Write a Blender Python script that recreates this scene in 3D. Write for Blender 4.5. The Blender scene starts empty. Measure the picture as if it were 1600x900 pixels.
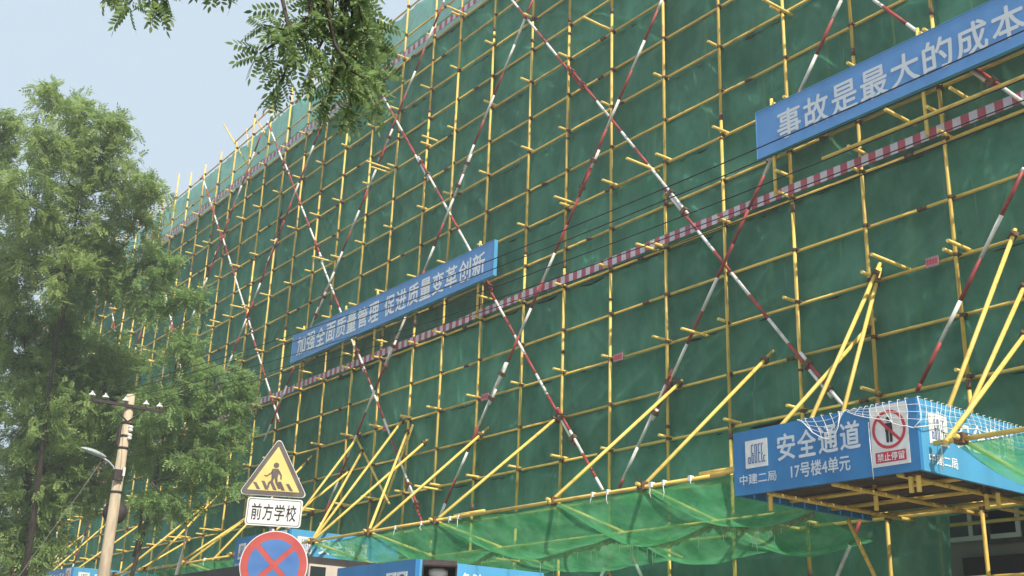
import bpy, bmesh, math, random
import numpy as np
from mathutils import Vector, Matrix, noise

random.seed(7)
S = bpy.context.scene
COL = S.collection
R = math.radians
PI = math.pi

# ------------------------------------------------------------------ camera, sky, sun, exposure
CAM = Vector((15.877, -14.082, 1.610))
right = Vector((0.600805, 0.798605, 0.035542))
up = Vector((0.248047, -0.228507, 0.941412))
fwd = Vector((-0.759938, 0.556789, 0.335380))
cam_d = bpy.data.cameras.new('camera')
cam_d.sensor_width = 36.0
cam_d.lens = 36.0 * 1770.7 / 1600.0
cam_d.clip_start = 0.1
cam_d.clip_end = 3000
cam = bpy.data.objects.new('camera', cam_d)
COL.objects.link(cam)
mw = Matrix.Identity(4)
for i in range(3):
    mw[i][0], mw[i][1], mw[i][2], mw[i][3] = right[i], up[i], -fwd[i], CAM[i]
cam.matrix_world = mw
S.camera = cam

SUN_EL = R(47)
SUN_DIR = Vector((math.cos(SUN_EL) * math.cos(R(-5)), math.cos(SUN_EL) * math.sin(R(-5)), math.sin(SUN_EL)))
world = bpy.data.worlds.new('World')
S.world = world
world.use_nodes = True
nt = world.node_tree
nt.nodes.clear()
sky = nt.nodes.new('ShaderNodeTexSky')
sky.sky_type = 'NISHITA'
sky.sun_disc = False
sky.sun_elevation = SUN_EL
sky.sun_rotation = math.atan2(SUN_DIR.x, SUN_DIR.y)
sky.air_density = 1.0
sky.dust_density = 4.0
sky.ozone_density = 1.0
hz = nt.nodes.new('ShaderNodeMixRGB')
hz.inputs[0].default_value = 0.78
hz.inputs[2].default_value = (5.75, 6.85, 7.75, 1)
bg = nt.nodes.new('ShaderNodeBackground')
bg.inputs[1].default_value = 0.089
wo = nt.nodes.new('ShaderNodeOutputWorld')
nt.links.new(sky.outputs[0], hz.inputs[1])
nt.links.new(hz.outputs[0], bg.inputs[0])
nt.links.new(bg.outputs[0], wo.inputs[0])

sun_d = bpy.data.lights.new('sun', 'SUN')
sun_d.energy = 3.6
sun_d.angle = R(0.6)
sun_d.color = (1.0, 0.93, 0.82)
sun = bpy.data.objects.new('sun', sun_d)
COL.objects.link(sun)
sun.rotation_euler = SUN_DIR.to_track_quat('Z', 'Y').to_euler()
sun.location = (20, -10, 40)

S.view_settings.view_transform = 'Standard'
S.view_settings.look = 'None'
S.view_settings.exposure = 0.6
S.view_settings.gamma = 1.0
S.view_settings.use_curve_mapping = False
S.render.engine = 'CYCLES'
S.cycles.max_bounces = 8
S.cycles.transparent_max_bounces = 16


# ------------------------------------------------------------------ materials
def lin(r, g, b):
    f = lambda c: (c / 255 / 12.92) if c <= 10 else ((c / 255 + 0.055) / 1.055) ** 2.4
    return (f(r), f(g), f(b), 1)


def mat(name, c1, c2=None, scale=4.0, rough=0.6, stretch=(1, 1, 1), bump=0.0, metal=0.0, lo=0.35, hi=0.65, detail=5,
        bscale=None, rnd=0.0, spec=0.4):
    m = bpy.data.materials.new(name)
    m.use_nodes = True
    n = m.node_tree.nodes
    l = m.node_tree.links
    b = n['Principled BSDF']
    b.inputs['Roughness'].default_value = rough
    b.inputs['Metallic'].default_value = metal
    b.inputs['Specular IOR Level'].default_value = spec
    b.inputs['Base Color'].default_value = c1
    tc = n.new('ShaderNodeTexCoord')
    mp = n.new('ShaderNodeMapping')
    mp.inputs['Scale'].default_value = stretch
    l.new(tc.outputs['Object'], mp.inputs[0])
    nz = n.new('ShaderNodeTexNoise')
    nz.inputs['Scale'].default_value = scale
    nz.inputs['Detail'].default_value = detail
    l.new(mp.outputs[0], nz.inputs['Vector'])
    col = None
    if c2 is not None:
        rp = n.new('ShaderNodeValToRGB')
        rp.color_ramp.elements[0].position = lo
        rp.color_ramp.elements[0].color = c1
        rp.color_ramp.elements[1].position = hi
        rp.color_ramp.elements[1].color = c2
        l.new(nz.outputs[0], rp.inputs[0])
        col = rp.outputs[0]
    if rnd > 0:
        oi = n.new('ShaderNodeObjectInfo')
        mr = n.new('ShaderNodeMapRange')
        mr.inputs[3].default_value = 1 - rnd
        mr.inputs[4].default_value = 1 + rnd
        l.new(oi.outputs['Random'], mr.inputs[0])
        hs = n.new('ShaderNodeHueSaturation')
        l.new(mr.outputs[0], hs.inputs['Value'])
        if col is not None:
            l.new(col, hs.inputs['Color'])
        else:
            hs.inputs['Color'].default_value = c1
        col = hs.outputs[0]
    if col is not None:
        l.new(col, b.inputs['Base Color'])
    if bump > 0:
        nb = nz
        if bscale:
            nb = n.new('ShaderNodeTexNoise')
            nb.inputs['Scale'].default_value = bscale
            nb.inputs['Detail'].default_value = 4
            l.new(mp.outputs[0], nb.inputs['Vector'])
        bp = n.new('ShaderNodeBump')
        bp.inputs['Strength'].default_value = bump
        bp.inputs['Distance'].default_value = 0.02
        l.new(nb.outputs[0], bp.inputs['Height'])
        l.new(bp.outputs[0], b.inputs['Normal'])
    return m


def cloth(name, c1, c2, trans=0.35, clear=0.12, scale=1.0, stretch=(1, 1, 1), bump=0.5, weave=0.0, rnd=0.0, patch=0.0, streak=None):
    m = bpy.data.materials.new(name)
    m.use_nodes = True
    n = m.node_tree.nodes
    l = m.node_tree.links
    n.clear()
    tc = n.new('ShaderNodeTexCoord')
    mp = n.new('ShaderNodeMapping')
    mp.inputs['Scale'].default_value = stretch
    l.new(tc.outputs['Object'], mp.inputs[0])
    nz = n.new('ShaderNodeTexNoise')
    nz.inputs['Scale'].default_value = scale
    nz.inputs['Detail'].default_value = 7
    nz.inputs['Roughness'].default_value = 0.62
    l.new(mp.outputs[0], nz.inputs['Vector'])
    rp = n.new('ShaderNodeValToRGB')
    rp.color_ramp.elements[0].position = 0.36
    rp.color_ramp.elements[0].color = c1
    rp.color_ramp.elements[1].position = 0.66
    rp.color_ramp.elements[1].color = c2
    l.new(nz.outputs[0], rp.inputs[0])
    col = rp.outputs[0]
    if rnd:
        oi = n.new('ShaderNodeObjectInfo')
        mr = n.new('ShaderNodeMapRange')
        mr.inputs[3].default_value = 1 - rnd
        mr.inputs[4].default_value = 1 + rnd
        l.new(oi.outputs['Random'], mr.inputs[0])
        hs = n.new('ShaderNodeHueSaturation')
        l.new(mr.outputs[0], hs.inputs['Value'])
        l.new(col, hs.inputs['Color'])
        col = hs.outputs[0]
    if streak:
        mp4 = n.new('ShaderNodeMapping')
        mp4.inputs['Scale'].default_value = (11, 1, 0.55)
        l.new(tc.outputs['Object'], mp4.inputs[0])
        n4 = n.new('ShaderNodeTexNoise')
        n4.inputs['Scale'].default_value = 1.0
        n4.inputs['Detail'].default_value = 5
        l.new(mp4.outputs[0], n4.inputs['Vector'])
        mr4 = n.new('ShaderNodeMapRange')
        mr4.inputs[1].default_value = 0.64
        mr4.inputs[2].default_value = 0.76
        mr4.inputs[4].default_value = 0.55
        l.new(n4.outputs[0], mr4.inputs[0])
        mx4 = n.new('ShaderNodeMixRGB')
        mx4.inputs[2].default_value = streak
        l.new(mr4.outputs[0], mx4.inputs[0])
        l.new(col, mx4.inputs[1])
        col = mx4.outputs[0]
    if patch:
        n3 = n.new('ShaderNodeTexNoise')
        n3.inputs['Scale'].default_value = 0.55
        n3.inputs['Detail'].default_value = 4
        l.new(tc.outputs['Object'], n3.inputs['Vector'])
        mr3 = n.new('ShaderNodeMapRange')
        mr3.inputs[1].default_value = 0.3
        mr3.inputs[2].default_value = 0.7
        mr3.inputs[3].default_value = 1 - patch
        mr3.inputs[4].default_value = 1 + patch * .8
        l.new(n3.outputs[0], mr3.inputs[0])
        h3 = n.new('ShaderNodeHueSaturation')
        l.new(mr3.outputs[0], h3.inputs['Value'])
        l.new(col, h3.inputs['Color'])
        col = h3.outputs[0]
    bp = n.new('ShaderNodeBump')
    bp.inputs['Strength'].default_value = bump
    bp.inputs['Distance'].default_value = 0.05
    l.new(nz.outputs[0], bp.inputs['Height'])
    df = n.new('ShaderNodeBsdfDiffuse')
    tl = n.new('ShaderNodeBsdfTranslucent')
    tr = n.new('ShaderNodeBsdfTransparent')
    tr.inputs[0].default_value = (0.75, 0.95, 0.85, 1)
    for s in (df, tl):
        l.new(col, s.inputs[0])
        l.new(bp.outputs[0], s.inputs['Normal'])
    m1 = n.new('ShaderNodeMixShader')
    m1.inputs[0].default_value = trans
    l.new(df.outputs[0], m1.inputs[1])
    l.new(tl.outputs[0], m1.inputs[2])
    m2 = n.new('ShaderNodeMixShader')
    m2.inputs[0].default_value = clear
    if weave:
        n2 = n.new('ShaderNodeTexNoise')
        n2.inputs['Scale'].default_value = weave
        l.new(tc.outputs['Object'], n2.inputs['Vector'])
        mr2 = n.new('ShaderNodeMapRange')
        mr2.inputs[1].default_value = 0.35
        mr2.inputs[2].default_value = 0.7
        mr2.inputs[3].default_value = clear * 0.3
        mr2.inputs[4].default_value = min(0.9, clear * 1.9)
        l.new(n2.outputs[0], mr2.inputs[0])
        l.new(mr2.outputs[0], m2.inputs[0])
    l.new(m1.outputs[0], m2.inputs[1])
    l.new(tr.outputs[0], m2.inputs[2])
    o = n.new('ShaderNodeOutputMaterial')
    l.new(m2.outputs[0], o.inputs[0])
    return m


def leafmat(name, c1, c2, trans=0.4, rough=0.5):
    m = bpy.data.materials.new(name)
    m.use_nodes = True
    n = m.node_tree.nodes
    l = m.node_tree.links
    n.clear()
    g = n.new('ShaderNodeNewGeometry')
    rp = n.new('ShaderNodeValToRGB')
    rp.color_ramp.elements[0].color = c1
    rp.color_ramp.elements[1].color = c2
    l.new(g.outputs['Random Per Island'], rp.inputs[0])
    df = n.new('ShaderNodeBsdfPrincipled')
    df.inputs['Roughness'].default_value = rough
    df.inputs['Specular IOR Level'].default_value = 0.3
    tl = n.new('ShaderNodeBsdfTranslucent')
    l.new(rp.outputs[0], df.inputs['Base Color'])
    l.new(rp.outputs[0], tl.inputs[0])
    mx = n.new('ShaderNodeMixShader')
    mx.inputs[0].default_value = trans
    l.new(df.outputs[0], mx.inputs[1])
    l.new(tl.outputs[0], mx.inputs[2])
    o = n.new('ShaderNodeOutputMaterial')
    l.new(mx.outputs[0], o.inputs[0])
    return m


def stripemat(name, period):
    m = mat(name, lin(200, 70, 85), lin(226, 222, 226), rough=0.55)
    n = m.node_tree.nodes
    l = m.node_tree.links
    b = n['Principled BSDF']
    tc = n['Texture Coordinate']
    sx = n.new('ShaderNodeSeparateXYZ')
    l.new(tc.outputs['Object'], sx.inputs[0])
    dv = n.new('ShaderNodeMath')
    dv.operation = 'DIVIDE'
    dv.inputs[1].default_value = period
    l.new(sx.outputs[0], dv.inputs[0])
    fr = n.new('ShaderNodeMath')
    fr.operation = 'FRACT'
    l.new(dv.outputs[0], fr.inputs[0])
    gt = n.new('ShaderNodeMath')
    gt.operation = 'GREATER_THAN'
    gt.inputs[1].default_value = 0.5
    l.new(fr.outputs[0], gt.inputs[0])
    nz = n.new('ShaderNodeTexNoise')
    nz.inputs['Scale'].default_value = 9
    nz.inputs['Detail'].default_value = 6
    l.new(tc.outputs['Object'], nz.inputs['Vector'])
    mx = n.new('ShaderNodeMixRGB')
    mx.inputs[1].default_value = lin(190, 88, 104)
    mx.inputs[2].default_value = lin(218, 212, 222)
    l.new(gt.outputs[0], mx.inputs[0])
    m2 = n.new('ShaderNodeMixRGB')
    m2.blend_type = 'MULTIPLY'
    m2.inputs[0].default_value = 0.45
    l.new(mx.outputs[0], m2.inputs[1])
    l.new(nz.outputs[0], m2.inputs[2])
    l.new(m2.outputs[0], b.inputs['Base Color'])
    return m


M = {}
M['yellow'] = mat('yellow_paint', lin(232, 198, 98), lin(178, 138, 70), scale=3.2, rough=0.5, stretch=(6, 6, 1.3), lo=0.50, hi=0.74, rnd=0.12)
M['ledger'] = mat('yellow_paint_worn', lin(236, 202, 104), lin(168, 130, 70), scale=3.0, rough=0.55, stretch=(1.3, 6, 6), lo=0.52, hi=0.78, rnd=0.10)
M['strut'] = mat('yellow_paint_bright', lin(242, 208, 108), lin(196, 154, 76), scale=3, rough=0.5, stretch=(3, 3, 3), lo=0.55, hi=0.78, rnd=0.06)
M['red'] = mat('red_paint', lin(178, 72, 66), lin(132, 60, 56), scale=6, rough=0.5)
M['white'] = mat('white_paint', lin(232, 230, 224), lin(180, 176, 170), scale=6, rough=0.5, lo=0.5, hi=0.8)
M['clamp'] = mat('rusty_clamp', lin(122, 94, 66), lin(76, 58, 46), scale=20, rough=0.8)
M['net'] = cloth('green_dust_net', lin(94, 170, 138), lin(128, 200, 168), trans=0.40, clear=0.28, scale=1.3, stretch=(1.3, 1, 0.9), bump=0.5, rnd=0.16, patch=0.28, streak=lin(176, 208, 190))
M['nethem'] = cloth('green_net_hem', lin(78, 140, 114), lin(104, 164, 138), trans=0.3, clear=0.06, scale=3.0, bump=0.3)
M['frameshade'] = mat('shaded_window_frame', lin(66, 66, 64), lin(50, 50, 48), scale=6, rough=0.7)  # shade of the recess under the canopy put into the frame colour
M['fannet'] = cloth('green_catch_net', lin(70, 162, 102), lin(122, 200, 146), trans=0.5, clear=0.28, scale=2.2, stretch=(1, 1, 1), bump=0.3, weave=3.0)
M['fray'] = cloth('frayed_net_hem', lin(176, 180, 150), lin(140, 152, 120), trans=0.4, clear=0.3, scale=9, bump=0.2, weave=30)
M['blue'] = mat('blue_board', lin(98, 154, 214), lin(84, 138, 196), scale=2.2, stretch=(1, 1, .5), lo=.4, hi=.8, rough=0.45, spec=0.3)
M['bluelit'] = mat('lit_blue_board', lin(86, 164, 208), lin(80, 146, 188), scale=2.5, stretch=(1, 1, .4), lo=.4, hi=.85, rough=0.4, spec=0.3)  # lit copy of the canopy blue, sunlight painted in; banner trim shares it
M['blueshade'] = mat('shaded_blue_board', lin(56, 130, 186), lin(50, 112, 164), scale=2.5, stretch=(1, 1, .4), lo=.4, hi=.8, rough=0.45, spec=0.3)  # shaded copy of the same canopy blue, front-face shade painted in
M['lett'] = mat('white_lettering', lin(240, 242, 244), rough=0.5)
M['lettshade'] = mat('shaded_white_lettering', lin(214, 220, 226), rough=0.5)  # white lettering with the shade of street-facing boards put into the colour
M['inkred'] = mat('red_ink', lin(196, 56, 66), rough=0.5)
M['inkblk'] = mat('black_ink', lin(38, 36, 36), rough=0.5)
M['inkblue'] = mat('blue_ink', lin(36, 92, 150), rough=0.5)
M['paper'] = mat('white_plate', lin(232, 232, 228), lin(220, 218, 212), scale=8, rough=0.5)
M['signyel'] = mat('sign_yellow', lin(240, 210, 132), lin(226, 196, 118), scale=5, rough=0.45)
M['signgry'] = mat('sign_border_grey', lin(112, 104, 98), lin(94, 88, 82), scale=8, rough=0.6)
M['signred'] = mat('sign_red', lin(194, 92, 84), lin(180, 82, 76), scale=6, rough=0.45)
M['signblue'] = mat('sign_blue', lin(86, 126, 182), lin(74, 114, 170), scale=6, rough=0.45)
M['metal'] = mat('galvanised_steel', lin(150, 152, 154), lin(120, 122, 124), scale=12, rough=0.45, metal=0.6)
M['lamp'] = mat('lamp_grey', lin(176, 186, 186), lin(160, 170, 170), scale=8, rough=0.35)
M['conc'] = mat('pole_concrete', lin(200, 182, 154), lin(174, 158, 134), scale=5, rough=0.85, stretch=(3, 3, 0.6), bump=0.2)
M['dark'] = mat('dark_steel', lin(70, 58, 54), lin(52, 44, 42), scale=15, rough=0.7)
M['porc'] = mat('white_porcelain', lin(238, 236, 232), rough=0.25)
M['wire'] = mat('black_cable', lin(34, 34, 36), rough=0.6)
M['greywire'] = mat('grey_cable', lin(120, 116, 112), rough=0.6)
M['wall'] = mat('grey_render', lin(150, 146, 138), lin(116, 112, 106), scale=0.7, rough=0.9, bump=0.2)
M['winframe'] = mat('white_window_frame', lin(206, 206, 202), rough=0.5)
M['glass'] = mat('dark_glass', lin(40, 46, 50), rough=0.15, spec=0.5)
M['doorshade'] = mat('shaded_doorway', lin(48, 44, 42), lin(34, 32, 32), scale=3, rough=0.8)  # dark entrance colour that also paints in the shade of the recess
M['deck'] = mat('deck_planks', lin(104, 86, 66), lin(66, 56, 46), scale=3, rough=0.85, stretch=(1, 8, 1))
M['rope'] = mat('white_rope', lin(236, 236, 232), rough=0.7)
M['roof'] = mat('charcoal_roof', lin(66, 62, 58), lin(52, 50, 48), scale=3, rough=0.7)
M['cream'] = mat('cream_panel', lin(210, 196, 178), lin(198, 182, 164), scale=4, rough=0.6)
M['bark'] = mat('bark', lin(84, 74, 62), lin(58, 52, 44), scale=6, rough=0.9, stretch=(2, 2, 0.5), bump=0.4)
M['leafA'] = leafmat('leaves_mid_green', lin(134, 160, 92), lin(178, 196, 122), 0.55)
M['leafB'] = leafmat('leaves_fresh_green', lin(130, 162, 92), lin(176, 198, 122), 0.55)
M['leafC'] = leafmat('leaves_soft_green', lin(128, 162, 96), lin(172, 198, 126), 0.55)
M['leafN'] = leafmat('leaves_near', lin(92, 120, 74), lin(158, 180, 112), 0.5, 0.45)
M['stripe'] = stripemat('red_white_warning_stripes', 0.27)
M['asphalt'] = mat('asphalt', (0.05, 0.05, 0.052, 1), (0.065, 0.064, 0.062, 1), scale=8, rough=0.9, bump=0.2)
M['pave'] = mat('pavement', lin(150, 146, 138), lin(130, 126, 120), scale=3, rough=0.9, bump=0.15)
M['soil'] = mat('dry_ground', lin(140, 128, 110), lin(112, 104, 90), scale=0.3, rough=0.95)
M['mark'] = mat('road_paint', lin(225, 225, 220), lin(180, 180, 176), scale=5, rough=0.7)
M['notice'] = mat('pink_notice', lin(186, 134, 144), lin(168, 120, 132), scale=10, rough=0.6)


# ------------------------------------------------------------------ geometry helpers
class MB:
    def __init__(s):
        s.v, s.f, s.mi, s.sm = [], [], [], []

    def add(s, vs, fs, mi=0, smooth=False):
        k = len(s.v)
        s.v += [tuple(p) for p in vs]
        for f in fs:
            s.f.append(tuple(i + k for i in f))
            s.mi.append(mi)
            s.sm.append(smooth)
        return s

    def box(s, a, b, mi=0):
        (x0, y0, z0), (x1, y1, z1) = a, b
        vs = [(x0, y0, z0), (x1, y0, z0), (x1, y1, z0), (x0, y1, z0), (x0, y0, z1), (x1, y0, z1), (x1, y1, z1), (x0, y1, z1)]
        return s.add(vs, [(0, 3, 2, 1), (4, 5, 6, 7), (0, 1, 5, 4), (1, 2, 6, 5), (2, 3, 7, 6), (3, 0, 4, 7)], mi)

    def obox(s, c, ax, ay, az, mi=0):
        c, ax, ay, az = map(Vector, (c, ax, ay, az))
        vs = [c + sx * ax + sy * ay + sz * az for sz in (-1, 1) for sx, sy in ((-1, -1), (1, -1), (1, 1), (-1, 1))]
        return s.add(vs, [(0, 3, 2, 1), (4, 5, 6, 7), (0, 1, 5, 4), (1, 2, 6, 5), (2, 3, 7, 6), (3, 0, 4, 7)], mi)

    def tube(s, p, q, r, r2=None, n=8, mi=0, caps=True):
        return s.path([p, q], [r, r if r2 is None else r2], n, mi, caps)

    def path(s, pts, rad, n=6, mi=0, caps=True):
        pts = [Vector(p) for p in pts]
        if not isinstance(rad, (list, tuple)):
            rad = [rad] * len(pts)
        vs, fs = [], []
        d0 = (pts[1] - pts[0]).normalized()
        a = d0.orthogonal().normalized()
        for i, p in enumerate(pts):
            if i == 0:
                d = d0
            elif i == len(pts) - 1:
                d = (pts[i] - pts[i - 1]).normalized()
            else:
                d = (pts[i + 1] - pts[i - 1]).normalized()
            a = (a - d * a.dot(d)).normalized()
            b = d.cross(a)
            for k in range(n):
                t = 2 * PI * k / n
                vs.append(p + rad[i] * (math.cos(t) * a + math.sin(t) * b))
        for i in range(len(pts) - 1):
            for k in range(n):
                fs.append((i * n + k, i * n + (k + 1) % n, (i + 1) * n + (k + 1) % n, (i + 1) * n + k))
        s.add(vs, fs, mi, True)
        if caps:
            k0 = len(s.v) - len(vs)
            s.f.append(tuple(k0 + k for k in range(n))[::-1])
            s.f.append(tuple(k0 + (len(pts) - 1) * n + k for k in range(n)))
            s.mi += [mi, mi]
            s.sm += [False, False]
        return s

    def prism(s, pts, o, u, v, n, t0, t1, mi=0):
        """2D outline (ccw seen from n) in the plane (o,u,v) extruded from t0 to t1 along n"""
        o, u, v, n = map(Vector, (o, u, v, n))
        k = len(pts)
        vs = [o + u * a + v * b + n * t0 for a, b in pts] + [o + u * a + v * b + n * t1 for a, b in pts]
        fs = [tuple(range(k))[::-1], tuple(range(k, 2 * k))]
        fs += [(i, (i + 1) % k, k + (i + 1) % k, k + i) for i in range(k)]
        return s.add(vs, fs, mi)

    def build(s, name, m, parent=None, origin=None):
        me = bpy.data.meshes.new(name)
        if parent is not None:
            o = root_loc(parent)
        elif origin is not None:
            o = Vector(origin)
        else:
            a = np.array(s.v)
            lo, hi = a.min(0), a.max(0)
            o = Vector(((lo[0] + hi[0]) / 2, (lo[1] + hi[1]) / 2, lo[2]))
        me.from_pydata([(p[0] - o.x, p[1] - o.y, p[2] - o.z) for p in s.v], [], s.f)
        for mm in (m if isinstance(m, (list, tuple)) else [m]):
            me.materials.append(mm)
        me.polygons.foreach_set('material_index', s.mi)
        me.polygons.foreach_set('use_smooth', s.sm)
        me.update()
        ob = bpy.data.objects.new(name, me)
        COL.objects.link(ob)
        if parent is not None:
            ob.parent = parent
        else:
            ob.location = o
        return ob


def root_loc(o):
    p = Vector((0, 0, 0))
    while o is not None:
        p = p + o.location
        o = o.parent
    return p


def tag(o, label=None, cat=None, group=None, kind=None):
    for k, val in (('label', label), ('category', cat), ('group', group), ('kind', kind)):
        if val:
            o[k] = val
    return o


def thing(name, loc, label, cat, group=None):
    o = bpy.data.objects.new(name, None)
    o.empty_display_size = 0.3
    o.location = loc
    COL.objects.link(o)
    return tag(o, label, cat, group)


_tm = {}


def text_mesh(body, bold):
    key = (body, bold)
    if key not in _tm:
        cu = bpy.data.curves.new('lettering', 'FONT')
        cu.body = body
        cu.size = 1.0
        cu.offset = bold
        cu.extrude = 0.0
        cu.resolution_u = 3
        ob = bpy.data.objects.new('lettering', cu)
        COL.objects.link(ob)
        dg = bpy.context.evaluated_depsgraph_get()
        dg.update()
        me = bpy.data.meshes.new_from_object(ob.evaluated_get(dg))
        vs = [tuple(p.co[:2]) for p in me.vertices]
        fs = [tuple(p.vertices) for p in me.polygons]
        bpy.data.objects.remove(ob)
        bpy.data.meshes.remove(me)
        a = np.array(vs)
        _tm[key] = (a, fs, a.min(0), a.max(0))
    return _tm[key]


def text_on(mb, body, o, u, v, n, x0, x1, y0, y1, bold=0.012, mi=0, lift=0.004):
    """fit lettering into the rectangle x0..x1, y0..y1 of the plane (o,u,v), a little proud along n"""
    a, fs, lo, hi = text_mesh(body, 0.0)
    sx = (x1 - x0) / (hi[0] - lo[0])
    sy = (y1 - y0) / (hi[1] - lo[1])
    o, u, v, n = map(Vector, (o, u, v, n))
    d = bold * (y1 - y0)
    for k, (dx, dy) in enumerate(((0, 0), (d, 0), (-d, 0), (0, d), (0, -d))):
        vs = [o + u * (x0 + (p[0] - lo[0]) * sx + dx) + v * (y0 + (p[1] - lo[1]) * sy + dy) + n * (lift + k * .0004) for p in a]
        mb.add(vs, fs, mi)


def circle(r, n=40, a0=0.0, a1=2 * PI, c=(0, 0), close=False):
    k = n if close is False else n + 1
    return [(c[0] + r * math.cos(a0 + (a1 - a0) * i / n), c[1] + r * math.sin(a0 + (a1 - a0) * i / n)) for i in range(k)]


def rbox2(x0, y0, x1, y1, r, n=5):
    pts = []
    for cx, cy, a in ((x1 - r, y0 + r, -PI / 2), (x1 - r, y1 - r, 0), (x0 + r, y1 - r, PI / 2), (x0 + r, y0 + r, PI)):
        for i in range(n + 1):
            t = a + PI / 2 * i / n
            pts.append((cx + r * math.cos(t), cy + r * math.sin(t)))
    return pts


def logo(mb, o, u, v, n, x0, y0, w, h, mi, lift):
    """five tall stroke letters between two small ones, as on the white plates"""
    st = 0.035
    def bar(a, b, c, d):
        mb.prism([(x0 + a * w, y0 + b * h), (x0 + c * w, y0 + b * h), (x0 + c * w, y0 + d * h), (x0 + a * w, y0 + d * h)], o, u, v, n, lift, lift + 0.002, mi)
    def ring(a, b, c, d, gap=None):
        bar(a, b, a + st, d); bar(a + st, d - st, c, d); bar(a + st, b, c, b + st)
        if gap != 'r':
            bar(c - st, b + st, c, d - st)
    ring(0.13, 0.16, 0.24, 0.40)
    ring(0.28, 0.16, 0.38, 0.48, 'x'); ring(0.28, 0.50, 0.38, 0.84, 'r')
    ring(0.43, 0.16, 0.54, 0.84)
    ring(0.59, 0.16, 0.69, 0.84, 'r'); bar(0.63, 0.48, 0.69, 0.52)
    ring(0.73, 0.16, 0.80, 0.48, 'r'); bar(0.73, 0.5, 0.76, 0.84); bar(0.76, 0.81, 0.82, 0.84)
    ring(0.82, 0.16, 0.91, 0.40, 'r')
LOBES_A = [(-11.51, -8.54, 15.03, 0.56), (-12.31, -7.62, 15.31, 0.69), (-11.04, -8.72, 13.72, 0.71), (-11.55, -7.12, 14.26, 0.79), (-12.83, -7.43, 14.09, 1.12), (-11.65, -6.41, 13.62, 0.84), (-11.55, -8.63, 12.47, 0.98), (-12.28, -7.2, 12.61, 1.19), (-12.76, -5.8, 13.25, 0.76), (-13.05, -8.31, 11.14, 1.05), (-11.85, -7.45, 10.95, 0.88), (-11.5, -5.72, 13.5, 0.39), (-13.36, -6.36, 12.09, 0.72), (-13.64, -7.79, 12.24, 0.81), (-11.24, -7.07, 14.89, 0.39)]
LOBES_B = [(-15.88, -7.07, 9.65, 1.32), (-16.57, -5.69, 9.79, 1.4), (-15.11, -6.66, 8.0, 1.47), (-15.53, -4.98, 8.89, 1.17), (-16.34, -6.43, 6.66, 1.51), (-16.95, -4.93, 6.95, 1.36), (-16.38, -5.88, 5.45, 1.17), (-15.19, -4.83, 10.05, 0.79), (-16.57, -6.38, 4.83, 1.14), (-16.47, -3.88, 7.95, 1.01), (-15.74, -7.7, 10.66, 0.85), (-15.49, -6.49, 10.6, 0.76)]
LOBES_C = [(-12.76, -5.64, 11.65, 0.98), (-12.39, -4.94, 12.09, 0.64), (-13.99, -6.08, 11.61, 0.88), (-12.78, -3.78, 9.67, 0.82), (-12.63, -2.96, 9.09, 1.0), (-12.67, -4.15, 8.5, 1.02), (-12.75, -2.4, 7.63, 0.82), (-13.15, -3.09, 6.98, 1.0), (-14.31, -3.55, 7.42, 1.03), (-12.97, -2.42, 6.54, 0.71), (-13.41, -3.33, 5.97, 0.68), (-13.4, -4.53, 8.25, 0.82), (-12.46, -2.23, 8.57, 0.36), (-13.7, -4.04, 5.66, 0.64), (-14.33, -6.64, 11.01, 0.88), (-12.76, -4.94, 11.02, 0.6), (-13.45, -3.13, 8.23, 0.81), (-12.3, -2.19, 9.17, 0.28), (-12.45, -4.11, 11.13, 0.36)]
LOBES_D = [(-14.66, -9.02, 15.68, 0.46), (-15.04, -9.37, 14.94, 0.96), (-15.92, -8.56, 15.14, 0.59), (-15.66, -9.18, 13.32, 1.34), (-16.13, -8.7, 11.72, 1.34), (-15.29, -8.45, 13.98, 0.58), (-17.52, -8.48, 10.45, 1.38)]
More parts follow.
